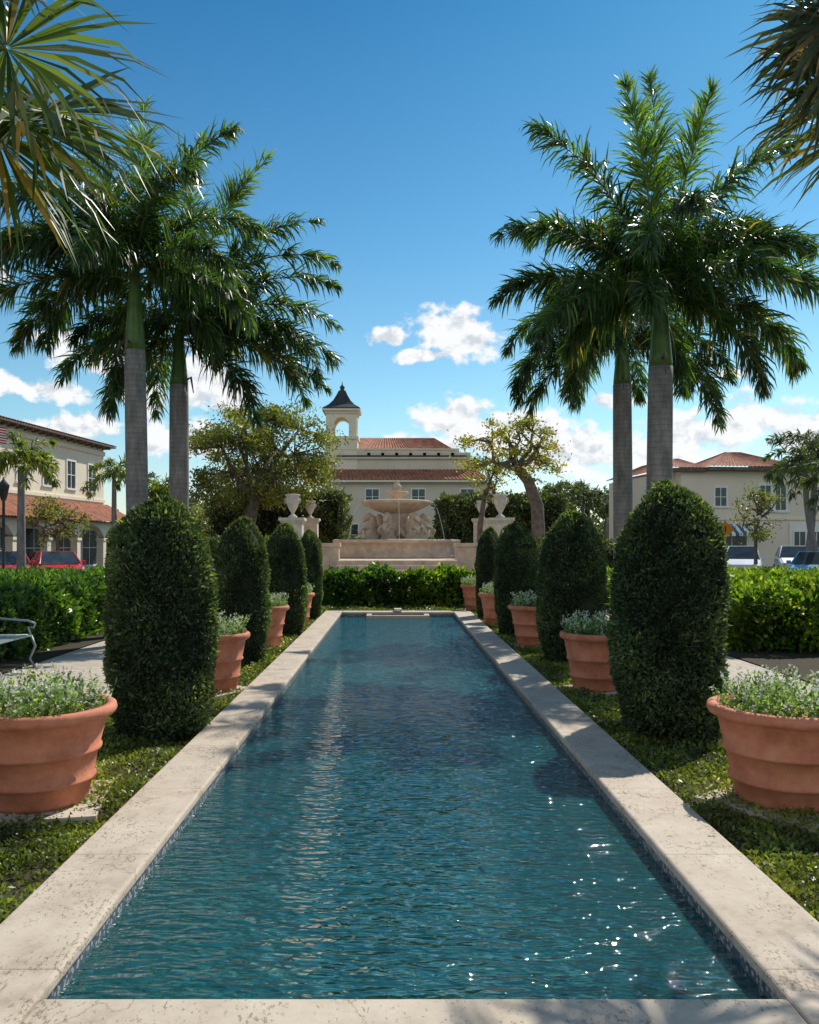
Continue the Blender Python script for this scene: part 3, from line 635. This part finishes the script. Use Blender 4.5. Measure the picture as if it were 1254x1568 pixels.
fan_palm('fan_palm_tree', -3.05, 4.7, 4.15, [((-2.06, 4.5, 4.38), (.25, -.9, .35), (.9, .1, .12), .84, .08), ((-2.10, 4.75, 4.12), (.5, -.4, .7), (.8, .1, -.6), .86, -.1), ((-2.2, 4.6, 4.72), (-.1, -.6, .8), (.8, 0, .25), .8, .1),
    ((-2.3, 4.9, 4.1), (.7, -.6, .3), (.55, .1, -1), .86, .15), ((-2.1, 5.1, 4.35), (.2, -.6, .7), (.9, .3, -.3), .9, -.1)], 5, 'fan', 7, 60)
fan_palm('fan_palm_tree', 3.95, 5.7, 4.9, [((2.96, 5.6, 5.2), (-.3, -.8, .5), (-.8, 0, -.45), .68, -.1), ((2.96, 5.5, 5.0), (-.8, -.5, .2), (-.3, 0, -1), .72, .1), ((3.05, 5.6, 5.5), (-.2, -.6, .8), (-1, 0, .1), .7, -.1),
    ((2.92, 5.8, 5.3), (-.5, -.7, .3), (-.7, 0, -.8), .66, .0), ((3.05, 5.9, 5.05), (-.1, -.9, .3), (-.5, 0, -1), .75, -.1)], 6, 'fanD', 7, -60)

# ------------------------------------------------------------------ broadleaf trees
def broad_tree(name, trunk, tr, crown_c, crown_r, ncl, nl, seed, mat, cl_r=.5, ls=.15, forks=None):
    q = np.random.RandomState(seed); e = empty(name); b = MB()
    b.tube(trunk, tr, 12, 0); top = np.array(trunk[-1]); P = []; D = []
    cc = np.array(crown_c); cr_ = np.array(crown_r)
    limbs = []
    nf = forks or 7
    for i in range(nf):
        a = i*2.4+seed; rr_ = q.uniform(.35, .65); d = np.array([math.cos(a)*rr_, math.sin(a)*rr_, q.uniform(-.35, .55)])
        end = cc+d*cr_; m = (top+end)/2+q.normal(0, .3, 3); m2 = top*.7+m*.3+q.normal(0, .12, 3)
        limbs.append(end); b.tube([tuple(top-np.array([0,0,.1])), tuple(m2), tuple(m), tuple(end)], [tr[-1]*.7, tr[-1]*.55, tr[-1]*.42, tr[-1]*.2], 7, 0)
        limbs.append(m)
    limbs = np.array(limbs)
    for i in range(ncl):
        v = q.normal(size=3); v /= np.linalg.norm(v); rad_ = q.uniform(.35, 1)**.5
        c = cc+v*cr_*rad_*(1+.15*math.sin(v[0]*5+seed)+.12*math.sin(v[2]*7))
        j = np.argmin(np.linalg.norm(limbs-c, axis=1)); s0 = limbs[j]; mid = (s0+c)/2+q.normal(0, .15, 3)
        b.tube([tuple(s0), tuple(mid), tuple(c)], [.05, .03, .012], 5, 0)
        r_ = cl_r*q.uniform(.6, 1.3); k_ = int(nl*q.uniform(.6, 1.3))
        pp = c+q.normal(0, 1, (k_, 3))*np.array([r_, r_, r_*.6])*.55; P.append(pp); D.append(q.normal(0, 1, (k_, 3))+np.array([0, 0, -.1]))
    P = np.concatenate(P); D = np.concatenate(D)
    V, F = leaves(P, D, q.uniform(.6, 1.2, len(P))*ls, q.uniform(.6, 1.2, len(P))*ls*.5, q)
    b.obj('trunk', ['bark'], e); np_obj('crown', V, F, np.clip(q.beta(2, 2.2, len(P))+.12*np.sin(P[:, 0]*2)*np.sin(P[:, 2]*2.3), 0, 1), mat, e)
broad_tree('oak_tree', [(-6.5, 37, 0), (-6.6, 37, 1.6), (-6.3, 37, 2.9), (-6.1, 37, 4.0)], [.36, .3, .27, .24], (-6.1, 37.5, 5.55), (3.1, 2.6, 2.45), 150, 190, 4, 'oak', .6, .17, 9)
broad_tree('gnarled_tree', [(6.15, 37, 0), (6.25, 37, 2.0), (6.2, 37, 3.4), (5.8, 37, 4.5), (5.3, 37, 5.1)], [.34, .3, .28, .24, .2], (5.2, 37, 5.9), (2.0, 1.3, 1.4), 48, 85, 5, 'almond', .45, .17, 8)
broad_tree('gnarled_tree', [(3.9, 38.5, 0), (3.85, 38.5, 2.5), (4.1, 38.5, 4.2)], [.17, .13, .1], (4.1, 38.5, 5.1), (.9, .8, 1.0), 18, 60, 6, 'almond', .4, .15, 4)
broad_tree('small_street_tree', [(-14.6, 36.5, 0), (-14.5, 36.5, 1.6), (-14.6, 36.5, 2.2)], [.1, .08, .07], (-14.6, 36.5, 2.7), (1.3, 1.2, .9), 28, 90, 9, 'oak', .4, .14, 5)
broad_tree('small_street_tree', [(17.0, 40, 0), (17.0, 40, 1.5), (17.0, 40, 2.4)], [.1, .08, .07], (17.0, 40, 3.1), (1.0, 1.0, 1.3), 26, 80, 10, 'oak', .4, .14, 5)
broad_tree('small_street_tree', [(-11.2, 48, 0), (-11.2, 48, 1.5), (-11.2, 48, 2.4)], [.12, .1, .08], (-11.0, 48, 3.0), (1.9, 1.5, 1.2), 36, 90, 13, 'oak', .5, .16, 5)
q = np.random.RandomState(70); P = []
for i in range(150):
    x = q.uniform(-75, 75)
    if -26 < x < 26 and abs(x) < 13: x = np.sign(x)*13+x
    c = np.array([x, 106+q.uniform(-5, 5), q.uniform(1.0, 4.5)+.8*math.sin(x*.4)]); r_ = q.uniform(1.0, 2.4)
    P.append(c+q.normal(0, 1, (330, 3))*r_*np.array([.6, .5, .45]))
P = np.concatenate(P); P[:, 2] = np.abs(P[:, 2]); V, F = leaves(P, q.normal(size=P.shape), q.uniform(.3, .6, len(P)), q.uniform(.2, .4, len(P)), q)
np_obj('distant_trees', V, F, q.rand(len(P)), 'far_leaf')

# ------------------------------------------------------------------ fountain terrace
b = MB()
for i in range(8):
    b.box(-1.95, 2.1, 26.0+i*.36, 30.5, i*.15-.02 if i == 0 else i*.15, (i+1)*.15-.002)
b.obj('steps', [M['stone']], bevel=.01)
b = MB(); b.box(-4.6, 4.7, 30.52, 45, -.02, 1.19); b.obj('terrace', ['stone'], bevel=.02)
def wall(name, x0, x1, y0, y1, h):
    b = MB(); b.box(x0, x1, y0, y1, -.02, h-.13, 0); b.box(x0-.05, x1+.05, y0-.05, y1+.05, h-.13, h, 0); b.obj(name, ['stone'], bevel=.012)
wall('terrace_wall', -3.22, -1.98, 29.8, 30.3, 1.78); wall('terrace_wall', 2.13, 3.3, 29.8, 30.3, 1.78)
wall('terrace_wall', -4.35, -3.85, 30.5, 39.5, 1.78); wall('terrace_wall', 3.95, 4.45, 30.5, 39.5, 1.78)
def urn(x, y, zp, s=1.0, pw=.36):
    e = empty('urn_on_pedestal', (x, y, 0)); b = MB()
    b.box(-pw-.06, pw+.06, -pw-.06, pw+.06, -.02, .3); b.box(-pw, pw, -pw, pw, .3, zp-.18)
    b.box(-pw-.04, pw+.04, -pw-.04, pw+.04, zp-.18, zp-.11); b.box(-pw-.09, pw+.09, -pw-.09, pw+.09, zp-.11, zp)
    b.obj('pedestal', ['urnst'], e, bevel=.012)
    b = MB(); b.lathe([(0.01, 0), (.16, 0), (.16, .06), (.10, .09), (.055, .15), (.06, .19), (.1, .25), (.17, .38), (.23, .55), (.25, .66), (.22, .70), (.21, .74), (.27, .80), (.26, .83), (.2, .84), (.17, .8), (.01, .78)], (0, 0, zp), 28, 0)
    for sgn in (-1, 1):
        b.tube([(sgn*.19, 0, zp+.5), (sgn*.27, 0, zp+.55), (sgn*.28, 0, zp+.66), (sgn*.23, 0, zp+.72)], .02, 6, 0)
    b.obj('urn', ['urnst'], e)
urn(-3.62, 30, 2.67); urn(3.72, 30, 2.67); urn(-4.0, 40, 2.95); urn(4.08, 40, 2.95)
f = empty('fountain', (CX, 35, 1.19)); b = MB()
b.lathe([(2.0, 0), (2.45, 0), (2.45, .1), (2.34, .16), (2.3, .5), (2.36, .58), (2.46, .62), (2.46, .72), (2.40, .75), (2.15, .75), (2.12, .7), (2.12, .45), (.01, .45)], (0,0,0), 64, 0, True, 4, .07)
b.lathe([(.8, .45), (.8, .68), (.65, .74), (.52, .85), (.42, 1.05), (.36, 1.4), (.42, 1.62), (.55, 1.78), (.45, 1.84), (.02, 1.86)], (0,0,0), 24, 0)
b.lathe([(.25, 1.74), (.55, 1.82), (.95, 1.96), (1.28, 2.13), (1.38, 2.18), (1.44, 2.22), (1.46, 2.31), (1.38, 2.34), (1.3, 2.29), (.9, 2.16), (.3, 2.08), (.02, 2.08)], (0,0,0), 48, 0)
b.lathe([(.26, 2.08), (.19, 2.2), (.16, 2.4), (.22, 2.5), (.34, 2.57), (.48, 2.64), (.49, 2.70), (.44, 2.72), (.18, 2.68), (.12, 2.75), (.19, 2.85), (.2, 2.93), (.13, 3.02), (.09, 3.08), (.12, 3.13), (.01, 3.2)], (0,0,0), 24, 0)
b.obj('basin_and_bowls', ['stone'], f)
b = MB()
for i in range(6):
    a = math.radians(10+60*i); ca, sa = math.cos(a), math.sin(a)
    def p(r, z, s=0): return (r*ca-s*sa, r*sa+s*ca, z)
    b.tube([p(.35, .75), p(.75, .72), p(1.05, .85), p(1.12, 1.15), p(1.0, 1.42), p(1.02, 1.62), p(1.14, 1.70), p(1.32, 1.58), p(1.42, 1.46)], [.16, .27, .3, .27, .2, .16, .14, .11, .07], 12, 0)
    for sgn in (-1, 1):
        b.tube([p(1.1, 1.15, sgn*.15), p(1.38, 1.25, sgn*.2), p(1.55, 1.12, sgn*.2), p(1.5, .95, sgn*.2)], [.1, .075, .06, .06], 8, 0)
        b.tube([p(1.10, 1.72, sgn*.05), p(1.08, 1.84, sgn*.06)], [.035, .008], 5, 0)
        b.tube([p(.8, .8, sgn*.2), p(.75, 1.1, sgn*.4), p(.6, 1.35, sgn*.5)], [.08, .1, .02], 6, 0)
b.obj('sea_horses', ['stone'], f)
b = MB()
for i in range(4):
    a = 2*math.pi*i/4+.05; pts = []
    for t in np.linspace(0, 1, 9): pts.append(((1.4+.6*t)*math.cos(a), (1.4+.6*t)*math.sin(a), 2.3+.15*t-1.8*t*t))
    b.tube(pts, [.006+.012*t for t in np.linspace(0, 1, 9)], 5, 0)
b.obj('falling_water', ['jet'], f)
b = MB(); b.lathe([(.01, .64), (2.14, .64), (2.14, .641)], (0,0,0), 40, 0); b.obj('basin_water', ['water'], f)

# ------------------------------------------------------------------ buildings
def roof_plane(b, a, bb, c, d, m=0, pitch=.3, amp=.06):
    a, bb, c, d = map(Vector, (a, bb, c, d)); n = (bb-a).cross(d-a).normalized()
    if n.z < 0: n = -n
    ln = (bb-a).length; k_ = max(2, int(ln/pitch))*4; V = []; F = []
    rows = 5
    for r in range(rows+1):
        tv = r/rows
        for i in range(k_+1):
            u = i/k_; off = amp*abs(math.sin(math.pi*i/4))
            lo = a.lerp(bb, u); hi = d.lerp(c, u); V.append(lo.lerp(hi, tv)+n*off)
    for r in range(rows):
        for i in range(k_): q0 = r*(k_+1)+i; F.append((q0, q0+1, q0+k_+2, q0+k_+1))
    b.add(V, F, m)
def window(b, x, y, z0, z1, wd, axis='y', mf=0, mg=1, muntin=True, fw=.12, prj=.06, out=-1):
    def bx(a0, a1, d0, d1, c0, c1, m):
        d0, d1 = sorted((d0*out, d1*out))
        if axis == 'y': b.box(x+a0, x+a1, y+d0, y+d1, c0, c1, m)
        else: b.box(x+d0, x+d1, y+a0, y+a1, c0, c1, m)
    h = wd/2
    bx(-h, h, -.1, .015, z0, z1, mg)
    bx(-h-fw, -h, -.1, prj, z0, z1, mf); bx(h, h+fw, -.1, prj, z0, z1, mf)
    bx(-h-fw, h+fw, -.1, prj+.01, z1, z1+fw, mf); bx(-h-fw-.06, h+fw+.06, -.1, prj+.06, z0-fw, z0, mf)
    if muntin:
        bx(-.03, .03, .017, .035, z0, z1, mf)
        zz = z0+(z1-z0)*.5; bx(-h, h, .017, .032, zz-.025, zz+.025, mf)

th = empty('town_hall')
b = MB()
b.box(-6.5, 9.35, 80, 95, -.03, 7.75, 0)
b.box(-5.7, 7.3, 82, 95, 7.76, 10.6, 0)
b.box(-5.85, 6.9, 81.75, 82.0, 9.95, 10.15, 0)
b.box(9.35, 12.5, 84, 95, -.03, 6.5, 0)
b.obj('walls', ['stucco'], th, bevel=.03)
b = MB()
roof_plane(b, (-6.9, 79.5, 7.75), (9.0, 79.5, 7.75), (7.9, 81.9, 8.9), (-6.9, 81.9, 8.9), pitch=.36, amp=.09)
roof_plane(b, (-5.9, 83.2, 11.3), (8.6, 83.2, 9.3), (4.0, 88, 12.7), (-3.6, 88, 12.7), pitch=.36, amp=.08)
roof_plane(b, (8.6, 83.2, 9.3), (8.6, 94, 9.3), (4.0, 90, 12.7), (4.0, 88, 12.7), pitch=.36, amp=.08)
b.obj('tile_roof', ['tile'], th)
b = MB(); b.box(-6.95, 9.05, 79.42, 79.6, 7.55, 7.74, 0); b.box(-5.9, 6.2, 82.1, 82.4, 10.61, 10.85, 0)
b.add([(6.2, 82.3, 10.6), (8.55, 82.9, 9.2), (8.55, 82.9, 8.9), (6.2, 82.3, 8.9)], [(0, 1, 2, 3)])
for i in range(9): b.box(-5.4+i*1.35, -5.1+i*1.35, 82.0, 82.1, 10.2, 10.6, 0)
b.box(-5.9, 6.2, 81.9, 82.08, 10.86, 10.98, 0)
b.obj('cornice', ['stuccoL'], th)
b = MB(); b.box(-5.7, 6.9, 81.7, 81.76, 10.16, 10.3, 0); b.obj('balcony_rail', ['slate'], th)
b = MB()
for x in (-2.15, 2.2, 6.8): window(b, x, 80, 5.5, 6.9, 1.2)
for x in (-4.2, 0, 4.4): window(b, x, 80, 1.6, 3.6, 1.4)
b.obj('windows', ['trim', 'glass'], th)
b = MB(); tx, ty, hw = -5.2, 83.5, 1.55
b.box(tx-hw, tx+hw, ty-hw, ty+hw, 7.7, 11.9, 0)
b.box(tx-hw-.12, tx+hw+.12, ty-hw-.12, ty+hw+.12, 11.9, 12.15, 0)
for sx in (-1, 1):
    for sy in (-1, 1):
        b.box(*sorted((tx+sx*.72, tx+sx*(hw-.05))), *sorted((ty+sy*.72, ty+sy*(hw-.05))), 12.15, 13.35, 0)
def arch(cx, cy, r, z, thick, ax):
    V = []; F = []; n = 12; zt = z+r+.35
    for j, d in enumerate((-thick/2, thick/2)):
        for i in range(n+1):
            a = math.pi*i/n; u = -r*math.cos(a); V.append((u, d, z+r*math.sin(a)))
        for i in range(n+1): V.append((-r*math.cos(math.pi*i/n) if 0 < i < n else (-r if i == 0 else r), d, zt))
    m = n+1
    for i in range(n):
        F.append((i, i+1, m+i+1, m+i)); F.append((2*m+i, 3*m+i, 3*m+i+1, 2*m+i+1)); F.append((i, 2*m+i, 2*m+i+1, i+1))
    V = [(cx+u, cy+d, zz) if ax == 'x' else (cx+d, cy+u, zz) for u, d, zz in V]
    b.add(V, F, 0)
for s_ in (-1, 1):
    arch(tx, ty+s_*1.12, .72, 13.3, .78, 'x'); arch(tx+s_*1.12, ty, .72, 13.3, .78, 'y')
    b.box(*sorted((tx+.721*s_, tx+1.5*s_)), ty-1.5, ty-.73, 13.351, 14.36, 0); b.box(*sorted((tx+.721*s_, tx+1.5*s_)), ty+.73, ty+1.5, 13.351, 14.36, 0)
b.box(tx-hw-.05, tx+hw+.05, ty-hw-.05, ty+hw+.05, 14.37, 14.62, 0); b.box(tx-hw-.28, tx+hw+.28, ty-hw-.28, ty+hw+.28, 14.62, 14.82, 0)
b.obj('bell_tower', ['stuccoL'], th)
b = MB(); prof = [(1.85, 14.82), (1.75, 14.95), (1.25, 15.3), (.85, 15.75), (.55, 16.3), (.35, 16.75), (.3, 16.8)]
V = []; F = []
for r, z in prof: V += [(tx-r, ty-r, z), (tx+r, ty-r, z), (tx+r, ty+r, z), (tx-r, ty+r, z)]
for i in range(len(prof)-1):
    for k_ in range(4): F.append((i*4+k_, i*4+(k_+1)%4, (i+1)*4+(k_+1)%4, (i+1)*4+k_))
b.add(V, F, 0); b.lathe([(.3, 0), (.34, .08), (.18, .15), (.22, .3), (.26, .42), (.14, .58), (.05, .7), (.03, 1.0)], (tx, ty, 16.75), 16, 0)
b.obj('tower_roof', ['slate'], th)

lb = empty('arcaded_building', (-21.3, 62, 0), math.radians(-6)); H = 8.9
b = MB(); b.box(-14, 0, -34, 0, -.03, H, 0)
b.box(.001, .12, -34, .02, H-.75, H-.45, 0); b.box(.001, .1, -34, .02, 4.75, 4.95, 0)
nA = 9; sp = 33.4/nA
for i in range(nA+1):
    yy = -34+.3+i*sp; b.box(1.5, 1.95, yy-.22, yy+.22, -.03, 2.15, 0); b.box(1.44, 2.01, yy-.28, yy+.28, 1.98, 2.15, 0)
    if i < nA:
        V = []; F = []; n = 12; hw_ = sp/2
        for xx in (1.52, 1.93):
            for j in range(n+1):
                u = -1+2*j/n; uu = max(-1, min(1, u*hw_/(hw_-.22))); V.append((xx, yy+hw_+u*hw_, 2.15+.85*math.sqrt(max(0, 1-uu*uu))))
            for j in range(n+1): V.append((xx, yy+hw_+(-1+2*j/n)*hw_, 3.2))
        m = n+1
        for j in range(n): F += [(j, j+1, m+j+1, m+j), (2*m+j, 3*m+j, 3*m+j+1, 2*m+j+1), (j, 2*m+j, 2*m+j+1, j+1)]
        b.add(V, F, 0)
b.obj('walls', ['stuccoL'], lb)
b = MB()
roof_plane(b, (.7, -35, H), (.7, .7, H), (-6.5, -6.5, H+1.7), (-6.5, -28, H+1.7)); roof_plane(b, (.7, .7, H), (-14, .7, H), (-6.6, -6.5, H+1.7), (-6.5, -6.5, H+1.7))
roof_plane(b, (-14, -35, H), (.7, -35, H), (-6.5, -28, H+1.7), (-6.6, -28, H+1.7))
roof_plane(b, (2.5, -34.6, 3.25), (2.5, .6, 3.25), (.02, .6, 4.6), (.02, -34.6, 4.6))
b.obj('tile_roof', ['tile'], lb)
b = MB(); b.box(0.02, .68, -34.9, .6, H-.14, H-.02, 0); b.box(.3, 2.4, -34.4, .5, 3.21, 3.24, 0)
for i in range(40): b.box(.02, .6, -34.6+i*.88, -34.45+i*.88, H-.3, H-.141, 0)
b.obj('eaves', ['bark'], lb)
b = MB()
for i in range(11): window(b, 0, -32.4+i*3.05, 5.5, 7.3, 1.1, 'x', out=1)
for i in range(9): window(b, 0, -31.9+i*3.7, .3, 2.7, 2.2, 'x', out=1)
b.obj('windows', ['trim', 'glass'], lb)

rb = empty('corner_shop_building', (27.6, 66, 0), math.radians(6)); H = 7.7
b = MB(); b.box(-5.6, 13, 0, 14, -.03, H, 0); b.box(-6.2, -5.6, 1, 14, -.03, H-.3, 0)
b.box(-5.7, 13.1, -.1, 0, 3.6, 3.8, 0); b.obj('walls', ['stuccoP'], rb, bevel=.03)
b = MB()
roof_plane(b, (-3.6, -.7, H), (4.2, -.7, H), (.9, 3.2, H+1.5), (-.3, 3.2, H+1.5)); roof_plane(b, (-3.6, 7, H), (-3.6, -.7, H), (-.3, 3.2, H+1.5), (-.3, 3.4, H+1.5))
roof_plane(b, (4.2, -.7, H), (4.2, 7, H), (.9, 3.4, H+1.5), (.9, 3.2, H+1.5))
roof_plane(b, (-6.5, -.4, H-.1), (-3.5, -.4, H-.1), (-4.2, 3.5, H+.95), (-4.6, 3.5, H+.95)); roof_plane(b, (-6.5, 14, H-.1), (-6.5, -.4, H-.1), (-4.6, 3.5, H+.95), (-4.6, 10, H+.95))
roof_plane(b, (4.1, .5, H-.1), (13.5, .5, H-.1), (13.5, 5, H+.8), (4.1, 5, H+.8))
b.obj('tile_roof', ['tile'], rb)
b = MB(); b.box(-3.7, 4.3, -.75, -.02, H-.3, H-.03, 0); b.box(-6.5, -3.71, -.45, -.02, H-.4, H-.12, 0); b.obj('eaves', ['bark'], rb)
b = MB(); window(b, 1.25, 0, 4.4, 6.3, .85, fw=.2); window(b, 2.5, 0, 4.4, 6.3, .85, fw=.2); window(b, 9, 0, 4.4, 6.3, 1.2); window(b, -2.4, 0, 4.7, 6.1, .9, fw=.15)
b.box(3.2, 6.2, -.12, -.005, -.03, 3.4, 0); window(b, 4.0, -.12, .5, 2.7, .9); window(b, 5.4, -.12, .1, 2.7, 1.0)
window(b, -1.5, 0, .6, 2.6, 2.4); window(b, -4.6, 0, .6, 2.6, 1.4); window(b, 9.5, 0, .5, 2.8, 3)
b.obj('windows', ['trim', 'glass'], rb)
M['aw'] = simple('blue_awning', (.06, .14, .26), (.04, .1, .2), 3, .8)
b = MB()
for i in range(10):
    x0 = -3.0+i*.3
    b.add([(x0, -.02, 3.3), (x0+.3, -.02, 3.3), (x0+.3, -1.2, 2.55), (x0, -1.2, 2.55)], [(0, 1, 2, 3)], i % 2); b.add([(x0, -1.2, 2.55), (x0+.3, -1.2, 2.55), (x0+.3, -1.2, 2.35), (x0, -1.2, 2.35)], [(0, 1, 2, 3)], i % 2)
b.obj('awning', ['aw', 'trim'], rb)

# ------------------------------------------------------------------ cars
def car(x, y, rz, colr, nm='parked_car', suv=0):
    pm = new_mat('car_paint'); m, nt2, o2 = pm; bs = N(nt2, 'ShaderNodeBsdfPrincipled'); bs.inputs['Base Color'].default_value = (*colr, 1); bs.inputs['Coat Weight'].default_value = .6
    nz = N(nt2, 'ShaderNodeTexNoise'); nz.inputs['Scale'].default_value = 3; bpn = N(nt2, 'ShaderNodeMapRange'); bpn.inputs['To Min'].default_value = .22; bpn.inputs['To Max'].default_value = .36
    nt2.links.new(nz.outputs['Fac'], bpn.inputs['Value']); nt2.links.new(bpn.outputs[0], bs.inputs['Roughness']); nt2.links.new(bs.outputs[0], o2.inputs[0])
    e = empty(nm, (x, y, 0), rz); h = suv*.2
    st = [(-2.2, .45, .62, .66), (-2.1, .3, .78, .80), (-1.3, .25, .92+h*.5, .88), (0, .22, .95+h*.5, .90), (1.2, .25, .98+h*.5, .89), (2.0, .3, .95+h*.5, .82), (2.2, .42, .8, .74)]
    V = []; F = []
    for yy, z0, z1, hw in st:
        V += [(-hw*.93, yy, z0), (-hw, yy, (z0+z1)/2), (-hw*.96, yy, z1-.06), (-hw*.8, yy, z1), (hw*.8, yy, z1), (hw*.96, yy, z1-.06), (hw, yy, (z0+z1)/2), (hw*.93, yy, z0)]
    for i in range(len(st)-1):
        for k_ in range(8): F.append((i*8+k_, i*8+(k_+1) % 8, (i+1)*8+(k_+1) % 8, (i+1)*8+k_))
    F.append(list(range(8))); F.append([(len(st)-1)*8+k_ for k_ in range(8)])
    b = MB(); b.add(V, F, 0, False)
    zt = 1.42+h; gz = .94+h*.5
    V = [(-.8, -1.1, gz), (.8, -1.1, gz), (.8, 1.8, gz), (-.8, 1.8, gz), (-.62, -.35, zt), (.62, -.35, zt), (.6, 1.2, zt), (-.6, 1.2, zt)]
    b.add(V, [(0, 1, 5, 4), (1, 2, 6, 5), (2, 3, 7, 6), (3, 0, 4, 7)], 1)
    b.box(-.61, .61, -.33, 1.18, zt-.01, zt+.035, 0)
    for s_ in (-1, 1):
        for ya, yb in ((-1.1, -.35), (1.8, 1.2)): b.tube([(s_*.8, ya, gz), (s_*.62, yb, zt)], .035, 6, 0)
        b.tube([(s_*.81, .3, gz), (s_*.63, .3, zt)], .03, 6, 0)
        b.box(*sorted((s_*.5, s_*.75)), -2.2, -2.12, .62, .74, 3); b.box(*sorted((s_*.86, s_*1.02)), -.85, -.7, .95, 1.08, 0)
        for yy in (-1.35, 1.35):
            V = []; n = 20
            for d in (.66, .9):
                for k_ in range(n): a = 6.283*k_/n; V.append((s_*d, yy+.33*math.cos(a), .33+.33*math.sin(a)))
            b.add(V, [[k_, (k_+1) % n, n+(k_+1) % n, n+k_] for k_ in range(n)]+[list(range(n)), list(range(n, 2*n))], 2, False)
            V = [(s_*.905, yy+.2*math.cos(6.283*k_/12), .33+.2*math.sin(6.283*k_/12)) for k_ in range(12)]; b.add(V, [list(range(12))], 3)
    b.box(-.5, .5, -2.215, -2.15, .42, .58, 2)
    b.obj('body', [m, 'glass', 'tyre', 'chrome'], e, bevel=.03)
car(-14.0, 35, math.radians(32), (.75, .015, .04)); car(-16.0, 35.0, math.radians(28), (.68, .02, .03)); car(-19.8, 41, math.radians(20), (.5, .5, .5))
car(17.2, 42, math.radians(-24), (.6, .62, .65), suv=1); car(17.4, 35.0, math.radians(-35), (.06, .25, .45)); car(21.6, 46, math.radians(-20), (.65, .65, .65), suv=1)

# ------------------------------------------------------------------ bench, sign, flag, lamp
def bench(x, y, rz):
    e = empty('garden_bench', (x, y, 0), rz); b = MB()
    for i in range(7): b.box(-.7, .7, -.25+i*.075, -.2+i*.075, .44, .46)
    for i in range(29):
        xx = -.68+i*.0486; b.tube([(xx, .27, .45), (xx, .34, .84)], .008, 5, 0)
    b.tube([(-.72, .345, .84), (-.3, .35, .88), (0, .355, .90), (.3, .35, .88), (.72, .345, .84)], .018, 8, 0); b.tube([(-.72, .28, .5), (.72, .28, .5)], .014, 6, 0)
    for s_ in (-.72, .72):
        b.tube([(s_, -.24, .45), (s_, -.3, .3), (s_, -.22, .12), (s_, -.3, -.01)], .02, 8, 0); b.tube([(s_, .25, .45), (s_, .3, .2), (s_, .38, -.01)], .02, 8, 0)
        b.tube([(s_, .345, .84), (s_, .28, .45), (s_, -.24, .45)], .018, 8, 0)
        b.tube([(s_, .33, .70), (s_, .1, .68), (s_, -.2, .66), (s_, -.3, .62), (s_, -.28, .56), (s_, -.2, .57), (s_, -.24, .45)], .017, 8, 0)
    b.obj('frame', ['metal'], e)
bench(-5.42, 11.35, math.radians(90))
M['orange'] = simple('sign_orange', (.75, .25, .02), None, 4, .5)
e = empty('traffic_sign', (15.55, 40, 0)); b = MB(); b.tube([(0, 0, -.03), (0, 0, 2.9)], .035, 8, 0); b.obj('pole', ['chrome'], e)
b = MB(); V = [(0, -.05, 2.0), (.42, -.05, 2.42), (0, -.05, 2.84), (-.42, -.05, 2.42), (0, -.04, 2.0), (.42, -.04, 2.42), (0, -.04, 2.84), (-.42, -.04, 2.42)]
b.add(V, [(0, 1, 2, 3), (7, 6, 5, 4), (0, 4, 5, 1), (1, 5, 6, 2), (2, 6, 7, 3), (3, 7, 4, 0)], 0); b.box(-.03, .03, -.056, -.051, 2.3, 2.6, 1); b.obj('panel', ['orange', 'dark'], e)
def lamp(x, y, h=4.2):
    e = empty('street_lamp', (x, y, 0)); b = MB()
    b.lathe([(.16, -.03), (.16, .2), (.1, .3), (.07, .6), (.05, 1.2), (.045, h), (.09, h+.03), (.09, h+.08)], (0,0,0), 14, 0)
    b.lathe([(.1, h+.08), (.19, h+.5), (.2, h+.52), (.05, h+.7), (.02, h+.8)], (0,0,0), 10, 0); b.obj('post', ['slate'], e)
lamp(-13.15, 28.5, 3.2)
M['red'] = simple('flag_red', (.5, .03, .04), None, 4, .8); M['navy'] = simple('flag_navy', (.02, .03, .12), None, 4, .8)
e = empty('flag_pole', (-14.55, 30, 0)); b = MB(); b.tube([(0, 0, -.03), (0, 0, 6.3)], [.05, .03], 8, 0); b.lathe([(.01, 0), (.06, .05), (.01, .12)], (0, 0, 6.3), 10, 0); b.obj('pole', ['chrome'], e)
b = MB()
for i in range(13):
    z0 = 5.4+i*.045
    n = 10
    for j in range(n):
        x0, x1 = j*.08, (j+1)*.08; y0, y1 = .07*math.sin(j*.9), .07*math.sin((j+1)*.9); s0, s1 = -.012*j, -.012*(j+1)
        m = 2 if (i > 5 and j < 4) else (0 if i % 2 == 0 else 1)
        b.add([(x0, y0, z0+s0), (x1, y1, z0+s1), (x1, y1, z0+.045+s1), (x0, y0, z0+.045+s0)], [(0, 1, 2, 3)], m)
b.obj('flag', ['red', 'trim', 'navy'], e)
